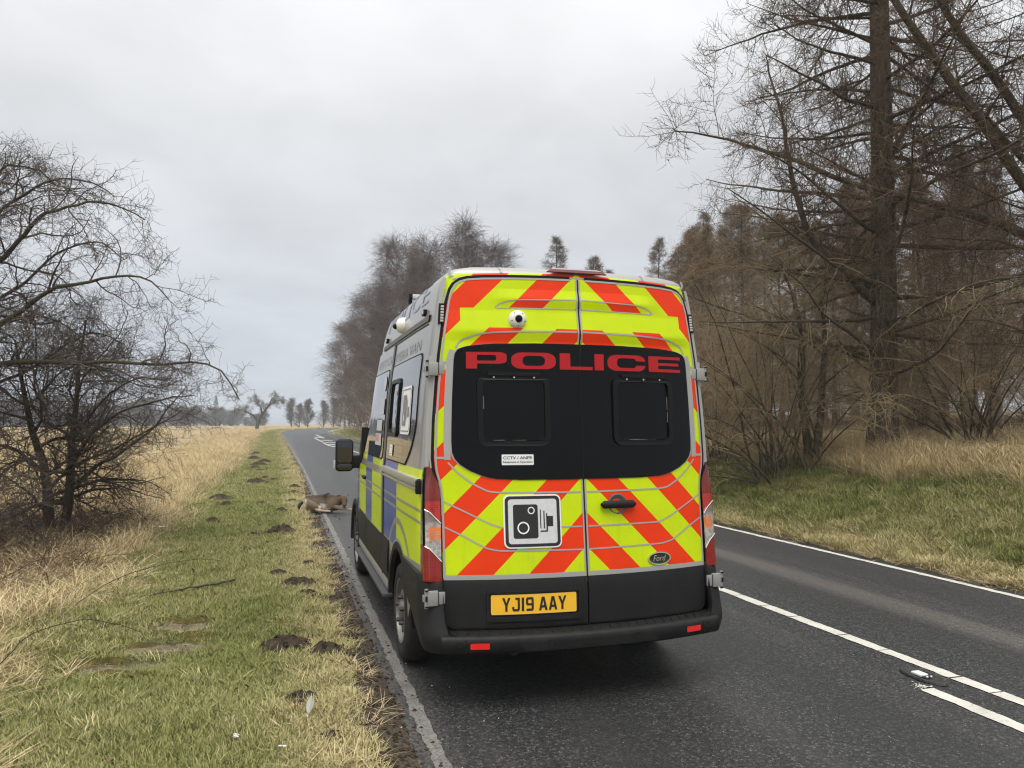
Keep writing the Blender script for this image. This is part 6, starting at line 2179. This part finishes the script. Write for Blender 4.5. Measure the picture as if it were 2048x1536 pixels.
n = 200
px_ = rgc.uniform(-1.3, -.45, n); py_ = rgc.uniform(5.55, 7.1, n)
pebbles('slab_rubble', np.stack([px_, py_, zt(px_, py_) + .012], -1), rgc.uniform(.003, .009, n), M_conc, 'pale chips of stone strewn over the concrete patch', 1)
n = 2600
yy_ = 2.6 + 30 * rgc.random(n) ** 2; uu_ = .57 + rgc.normal(0, .10, n)
pebbles('edge_soil', np.stack([uu_ + shift(yy_), yy_, np.maximum(zt(uu_ + shift(yy_), yy_), 0.0) + .004], -1), rgc.uniform(.004, .017, n) , M_soil, 'loose dark soil crumbs along the road edge', 2)
n = 160
yy_ = 2.6 + 12 * rgc.random(n); uu_ = .60 + np.abs(rgc.normal(0, .35, n)) * rgc.choice([1, -.5], n)
pebbles('edge_chips', np.stack([uu_ + shift(yy_), yy_, np.maximum(zt(uu_ + shift(yy_), yy_), 0.0) + .004], -1), rgc.uniform(.003, .008, n), M_stone, 'pale stone chips scattered along the near road edge', 3)
# one white stone by the near edge line
mb = MB().add(np.array([[1, 0, 0], [-1, 0, .1], [0, .8, 0], [0, -1, 0], [.1, 0, .8], [0, 0, -.4]]) * .014, [[0, 2, 4], [2, 1, 4], [1, 3, 4], [3, 0, 4], [2, 0, 5], [1, 2, 5], [3, 1, 5], [0, 3, 5]])
mb.build('stone', M_white, None, loc=(.845, 3.66, .014), label='small white stone on the tarmac beside the near edge line', cat='stone')

# ---- dead leaves lying in the grass
M_leaf = mat('dead leaf', varied((.10, .070, .040), (.23, .165, .090), 3), rough=.8, spec=.2)
rgl = np.random.default_rng(44)
nl = 660
ll_u = np.concatenate([rgl.uniform(-1.9, .5, 140), rgl.uniform(7.1, 12.5, 520)]); ll_y = np.concatenate([2.8 + 12 * rgl.random(140) ** 1.3, 4 + 16 * rgl.random(520)])
lx_ = ll_u + shift(ll_y)
lz_ = zt(lx_, ll_y) + np.where(ll_u < 2, .030, .055) + rgl.uniform(0, .02, nl)
a_ = rgl.uniform(0, 6.28, nl); sz_ = rgl.uniform(.010, .024, nl); ti_ = rgl.normal(0, .45, (nl, 2))
sh_ = np.array([(-1, 0, 0), (-.3, .55, .12), (.6, .4, .10), (1.1, 0, .25), (.6, -.4, .14), (-.3, -.55, .08)])
LV = np.zeros((nl, 6, 3))
LV[..., 0] = sh_[None, :, 0] * np.cos(a_)[:, None] - sh_[None, :, 1] * np.sin(a_)[:, None]
LV[..., 1] = sh_[None, :, 0] * np.sin(a_)[:, None] + sh_[None, :, 1] * np.cos(a_)[:, None]
LV[..., 2] = sh_[None, :, 2] + LV[..., 0] * ti_[:, :1] + LV[..., 1] * ti_[:, 1:]
LV = LV * sz_[:, None, None] + np.stack([lx_, ll_y, lz_], -1)[:, None]
LF = (np.arange(nl) * 6)[:, None, None] + np.array([[0, 1, 2, 5], [5, 2, 3, 4]])[None]
link('leaf_litter', np_mesh('leaf_litter', LV.reshape(-1, 3), LF.reshape(-1, 4), False, [M_leaf]), kind='stuff', label='brown dead leaves scattered through the verge grass')

# ---- sticks
M_stick = mat('stick bark', varied((.030, .026, .020), (.075, .062, .045), 20), rough=.95)
st = np.array([(-1.25, 7.76, .075), (-.95, 7.96, .085), (-.65, 8.11, .09), (-.43, 8.26, .10)])
rgk = np.random.default_rng(3)
q, r = poly(st, .006, .012, 16, .006, 2)
a, ra = grow(rgk, q, r, 5, .1, .7, (25, 55), .22, 0, 5, .5, .4, .003, .1, (0, 0, .1))
b, rb = grow(rgk, a, ra, 3, .3, 1, (30, 60), .10, 0, 3, .6, .5, .002, .1)
link('fallen_branch', twig_mesh('fallen_branch', [(q, r, 7), (a, ra, 4), (b, rb, 3)], M_stick), label='dark fallen branch lying across the short grass of the verge', cat='branch')
for pts, lb in (([(-1.75, 7.3, .02), (-1.55, 7.5, .22), (-1.2, 7.8, .34), (-.85, 8.0, .36), (-.55, 8.1, .32)], 'thin forked bramble shoot arching over the verge above the fallen branch'),
                ([(-1.75, 5.6, .02), (-1.6, 5.75, .28), (-1.3, 6.0, .33), (-.95, 6.15, .16)], 'thin arched bramble shoot left of the concrete slab'),
                ([(-2.3, 6.6, .0), (-2.1, 6.7, .45), (-1.8, 6.9, .62), (-1.5, 7.0, .55)], 'upright bramble shoot among the straw at the lower left')):
    q, r = poly(pts, .0045, .002, 16, .006, 5)
    a, ra = grow(rgk, q, r, 6, .3, 1, (25, 60), .25, 0, 5, .6, .5, .002, .12, (0, 0, -.1))
    o = link('bramble_shoot', twig_mesh('bramble_shoot', [(q, r, 5), (a, ra, 3)], M_stick), label=lb, cat='bramble')
# ---- feather, daisies, litter
fe = link('feather', None, loc=(.155, 4.38, float(zt(.155, 4.38)) + .03), label='white feather stuck upright in the foreground grass', cat='feather')
P_ = [(0, 0, -.02), (.004, 0, .03), (.004, 0, .07), (-.004, 0, .105)]
MB().tube(P_, .0014, 5).build('quill', M_white, fe)
mb = MB()
for k in range(18):
    f_ = k / 17
    z = .02 + .085 * f_; w_ = .021 * math.sin(math.pi * (.15 + .80 * f_)) ** .8
    for s_ in (-1, 1):
        mb.add([(0, .0005 * s_, z), (s_ * w_, .004, z + .012), (s_ * w_ * .95, .004, z + .0155), (0, .0005 * s_, z + .0042)], [[0, 1, 2, 3]])
mb.build('vane', M_white, fe, smooth=False)
fe.rotation_euler = (.12, .18, .3)
for (x, y), lb in (((-.19, 4.22), 'small white daisy cluster in the foreground grass left of the feather'), ((.02, 4.02), 'torn white scrap of petal in the grass at the bottom edge')):
    fl = link('daisy', None, loc=(x, y, float(zt(x, y)) + .035), label=lb, cat='flower')
    rgd = np.random.default_rng(int(abs(x) * 1000))
    for q in range(4 if x < -.1 else 2):
        ox, oy = rgd.normal(0, .012, 2)
        mb = MB()
        for k in range(9):
            a = 2 * math.pi * k / 9
            c_, s_ = math.cos(a), math.sin(a)
            mb.add([(ox + .002 * c_, oy + .002 * s_, .002), (ox + .008 * c_ - .003 * s_, oy + .008 * s_ + .003 * c_, .004 + .0004 * k), (ox + .012 * c_, oy + .012 * s_, .003), (ox + .008 * c_ + .003 * s_, oy + .008 * s_ - .003 * c_, .004 + .0004 * k)], [[0, 1, 2, 3]])
        mb.build('petals', M_white, fl, smooth=False)
rgd = np.random.default_rng(2)
G = [[(.20 * (i / 7 - .5), .10 * (j / 4 - .5), .035 + .03 * fbm(np.array(i * .7), np.array(j * .9), 3)) for j in range(5)] for i in range(8)]
MB().grid(np.array(G, float)).build('litter', M_white, None, loc=(-1.77, 12.68, float(zt(-1.77, 12.68)) + .03), label='crumpled white litter at the edge of the straw grass', cat='litter')

# ---- road stud in its worn casting
M_iron = mat('iron casting', varied((.020, .020, .020), (.06, .058, .055), 40, .5), rough=.6, metal=.4)
cs = link('road_stud', None, loc=(4.045, 4.14, .004), label='cat eye road stud in a dark oval casting beside the double centre lines', cat='road stud')
G = []
for r, z in ((1.0, .0), (.96, .012), (.84, .016), (.78, .012), (.70, .004), (.3, .002), (.0, .002)):
    G.append([(.085 * r * math.cos(a), .185 * r * math.sin(a) * (1 + .0), z) for a in np.linspace(0, 2 * np.pi, 37)])
MB().grid(G).build('casting', M_iron, cs)
MB().box((0, .03, .012), (.062, .085, .016), bev=.006).build('rubber_pad', mat('white rubber', color=(.72, .71, .68), rough=.6), cs)
for s_ in (-1, 1):
    mb = MB()
    mb.lathe([(.010, 0), (.010, -.004), (.006, -.008), (.001, -.009)], (s_ * .016, -.049, .013), 'y', 12)
    mb.build('reflector_bead', M_chrome, cs)
MB().box((0, -.035, .009), (.064, .03, .010), bev=.004).build('stud_housing', M_iron, cs)

# ---- fence posts at the back of the bank
M_post = mat('weathered post', bark((.10, .085, .065), (.22, .195, .16), 5), rough=.95)
for (u, r_), lb in (((1427, 21), 'weathered wooden fence post close right of the van'), ((1473, 19), 'second weathered fence post right of the van, half hidden by bushes'), ((2000, 20), 'weathered fence post at the far right of the wood edge')):
    x, y = bx(u, r_)
    MB().tube([(0, 0, -.3), (.01, 0, .5), (0, .01, 1.15)], .05, 9).build('fence_post', M_post, None, loc=(x, y, float(zt(x, y))), label=lb, cat='post', group='fence posts at the wood edge')

# ================================================================== DEER
deer = link('fallow_deer', None, loc=(.36, 14.95, .03), label='brown fallow deer lying at the road edge with its head raised', cat='deer')
deer.rotation_euler = (0, 0, RAD(-14))


def f_deer(t, b):
    v = objc(t)
    x, y, z = t.xyz(v)
    n = t.noise(v, 16, 4, .6); n2 = t.noise(v, 90, 3, .6)
    xw = t.m('ADD', x, t.m('MULTIPLY', t.m('SUBTRACT', n, .5), .07))
    zw = t.m('ADD', z, t.m('MULTIPLY', t.m('SUBTRACT', n, .5), .05))
    c = t.mix(t.rng(n2, .3, .7), (.095, .070, .045), (.205, .155, .102))
    c = t.mix(t.rng(zw, .20, .28), c, (.05, .036, .025))                       # dark back stripe
    c = t.mix(t.m('MULTIPLY', t.rng(xw, .60, .72), t.rng(zw, .10, .20)), c, (.085, .058, .036))   # neck and head
    white = t.m('MULTIPLY', t.m('MULTIPLY', t.rng(xw, .36, .39), t.rng(xw, .52, .48)), t.m('MULTIPLY', t.rng(zw, .17, .13), t.m('LESS_THAN', y, -.03)))
    rump = t.m('MULTIPLY', t.m('MULTIPLY', t.rng(xw, .16, .10), t.rng(xw, .015, .035)), t.rng(zw, .24, .21))
    c = t.mix(t.m('ADD', t.m('MULTIPLY', white, .8), rump, clamp=True), c, (.56, .53, .48))
    c = t.mix(t.m('MULTIPLY', t.rng(xw, .05, .03), t.rng(zw, .08, .12)), c, (.014, .012, .011))
    c = t.mix(t.m('MULTIPLY', t.rng(zw, .075, .045), t.rng(y, -.10, -.16)), c, (.40, .30, .20))     # pale lower legs
    t.put(b.inputs['Base Color'], c)
    t.put(b.inputs['Normal'], t.bump(n2, .5, .006))


M_deer = mat('deer coat', f_deer, rough=.85, spec=.15)
M_dark2 = mat('deer dark', color=(.012, .010, .009), rough=.5)


def skin(name, nodes, edges, m_, parent, sub=2):
    me = bpy.data.meshes.new(name)
    me.from_pydata([n[:3] for n in nodes], edges, [])
    o = bpy.data.objects.new(name, me)
    COL.objects.link(o)
    md = o.modifiers.new('skin', 'SKIN')
    md.use_smooth_shade = True
    for i, n in enumerate(nodes):
        me.skin_vertices[0].data[i].radius = (n[3], n[4] if len(n) > 4 else n[3])
    me.skin_vertices[0].data[0].use_root = True
    s2 = o.modifiers.new('sub', 'SUBSURF'); s2.levels = sub; s2.render_levels = sub
    dg = bpy.context.evaluated_depsgraph_get()
    dg.update()
    nm = bpy.data.meshes.new_from_object(o.evaluated_get(dg))
    bpy.data.objects.remove(o)
    nm.materials.clear(); nm.materials.append(m_)
    for p in nm.polygons: p.use_smooth = True
    return link(name, nm, parent)


DR = 1.32
N = [(.32, 0, .155, .135, .125),      # 0 trunk
     (.15, .0, .15, .125, .125), (.05, .0, .14, .085, .10),      # 1 2 haunch, rump
     (.46, .0, .155, .130, .125), (.59, .0, .165, .110, .115),   # 3 4 ribs, shoulder
     (.69, -.02, .185, .078), (.76, -.05, .205, .062),     # 5 6 neck
     (.81, -.08, .225, .064, .060), (.825, -.135, .185, .046), (.835, -.180, .130, .033), (.838, -.200, .100, .027),   # 7-10 head, muzzle
     (.62, -.09, .095, .050), (.76, -.13, .060, .030), (.92, -.14, .045, .020), (1.02, -.15, .026, .017), (1.07, -.15, .018, .014),   # 11-15 near foreleg stretched
     (.22, -.11, .115, .085), (.33, -.16, .085, .055), (.40, -.18, .06, .034), (.31, -.22, .045, .026), (.44, -.25, .032, .019), (.55, -.27, .024, .017), (.60, -.27, .018, .015),   # 16-22 near hindleg folded
     (.60, .08, .08, .045), (.74, .02, .05, .026), (.66, -.04, .032, .02), (.56, -.08, .025, .017)]      # far foreleg tucked
E = [(0, 1), (1, 2), (0, 3), (3, 4), (4, 5), (5, 6), (6, 7), (7, 8), (8, 9), (9, 10), (4, 11), (11, 12), (12, 13), (13, 14), (14, 15), (1, 16), (16, 17), (17, 18), (18, 19), (19, 20), (20, 21), (21, 22), (4, 23), (23, 24), (24, 25), (25, 26)]
N = [(q[0], q[1], q[2]) + tuple(r_ * (DR if k_ < 11 or k_ == 16 else 1.15) for r_ in q[3:]) for k_, q in enumerate(N)]
skin('body', N, E, M_deer, deer)
for s_, pts in ((-1, [(.775, -.055, .265), (.725, -.05, .285), (.675, -.05, .285), (.645, -.048, .270)]), (1, [(.850, -.08, .262), (.872, -.075, .285), (.880, -.073, .305), (.880, -.07, .322)])):
    q = np.array(pts)
    G = []
    for (c, r_, fl) in zip(q, (.010, .026, .022, .003), (.5, .35, .35, .35)):
        G.append([(c[0] + r_ * .45 * math.cos(a) * (1 if s_ > 0 else .5), c[1] + .012 * math.sin(a) * (r_ / .026), c[2] + r_ * math.cos(a) * (.8 if s_ < 0 else .25)) for a in np.linspace(0, 2 * np.pi, 11)])
    MB().grid(G).build('ear', M_deer, deer)
for s_ in (-1, 1):
    MB().lathe([(.010, 0), (.008, -.006), (.001, -.009)], (.822 + s_ * .050, -.150, .205), 'y', 10).build('eye', M_dark2, deer)
MB().lathe([(.018, .01), (.018, -.004), (.011, -.014), (.001, -.016)], (.839, -.226, .098), 'y', 12).build('nose', M_dark2, deer)
skin('tail', [(.06, -.07, .19, .036), (.01, -.10, .15, .040), (-.01, -.12, .09, .034), (-.005, -.13, .04, .014)], [(0, 1), (1, 2), (2, 3)], M_dark2, deer)
for c in ((1.088, -.15, .017), (.618, -.272, .017)):
    MB().box(c, (.04, .028, .030), bev=.009).build('hoof', M_dark2, deer)
# crumbs on the tarmac by the deer
for (x, y), w_, lb in (((.93, 14.15), .05, 'furthest'), ((.98, 13.75), .045, 'nearest'), ((1.22, 13.9), .04, 'rightmost')):
    mound(500 + int(x * 100), w_).build('mud_crumb', M_soil, None, loc=(x, y, .006), label=lb + ' of three dark crumbs of mud on the tarmac before the deer', cat='mud', group='mud crumbs by the deer')

# ------------------------------------------------------------------ haze
if HAZE > 0:
    hz = bpy.data.materials.new('haze')
    hz.use_nodes = True
    hz.node_tree.nodes.clear()
    t = NT(hz.node_tree)
    pv = t.node('ShaderNodeVolumePrincipled', {'Density': HAZE, 'Anisotropy': 0.0})
    pv.inputs['Color'].default_value = (.86, .90, .95, 1)
    ou = t.node('ShaderNodeOutputMaterial')
    t.l.new(pv.outputs[0], ou.inputs['Volume'])
    mb = MB().box((0, 280, 9.5), (900, 700, 24))
    o = mb.build('haze', hz, None, smooth=False, kind='stuff')
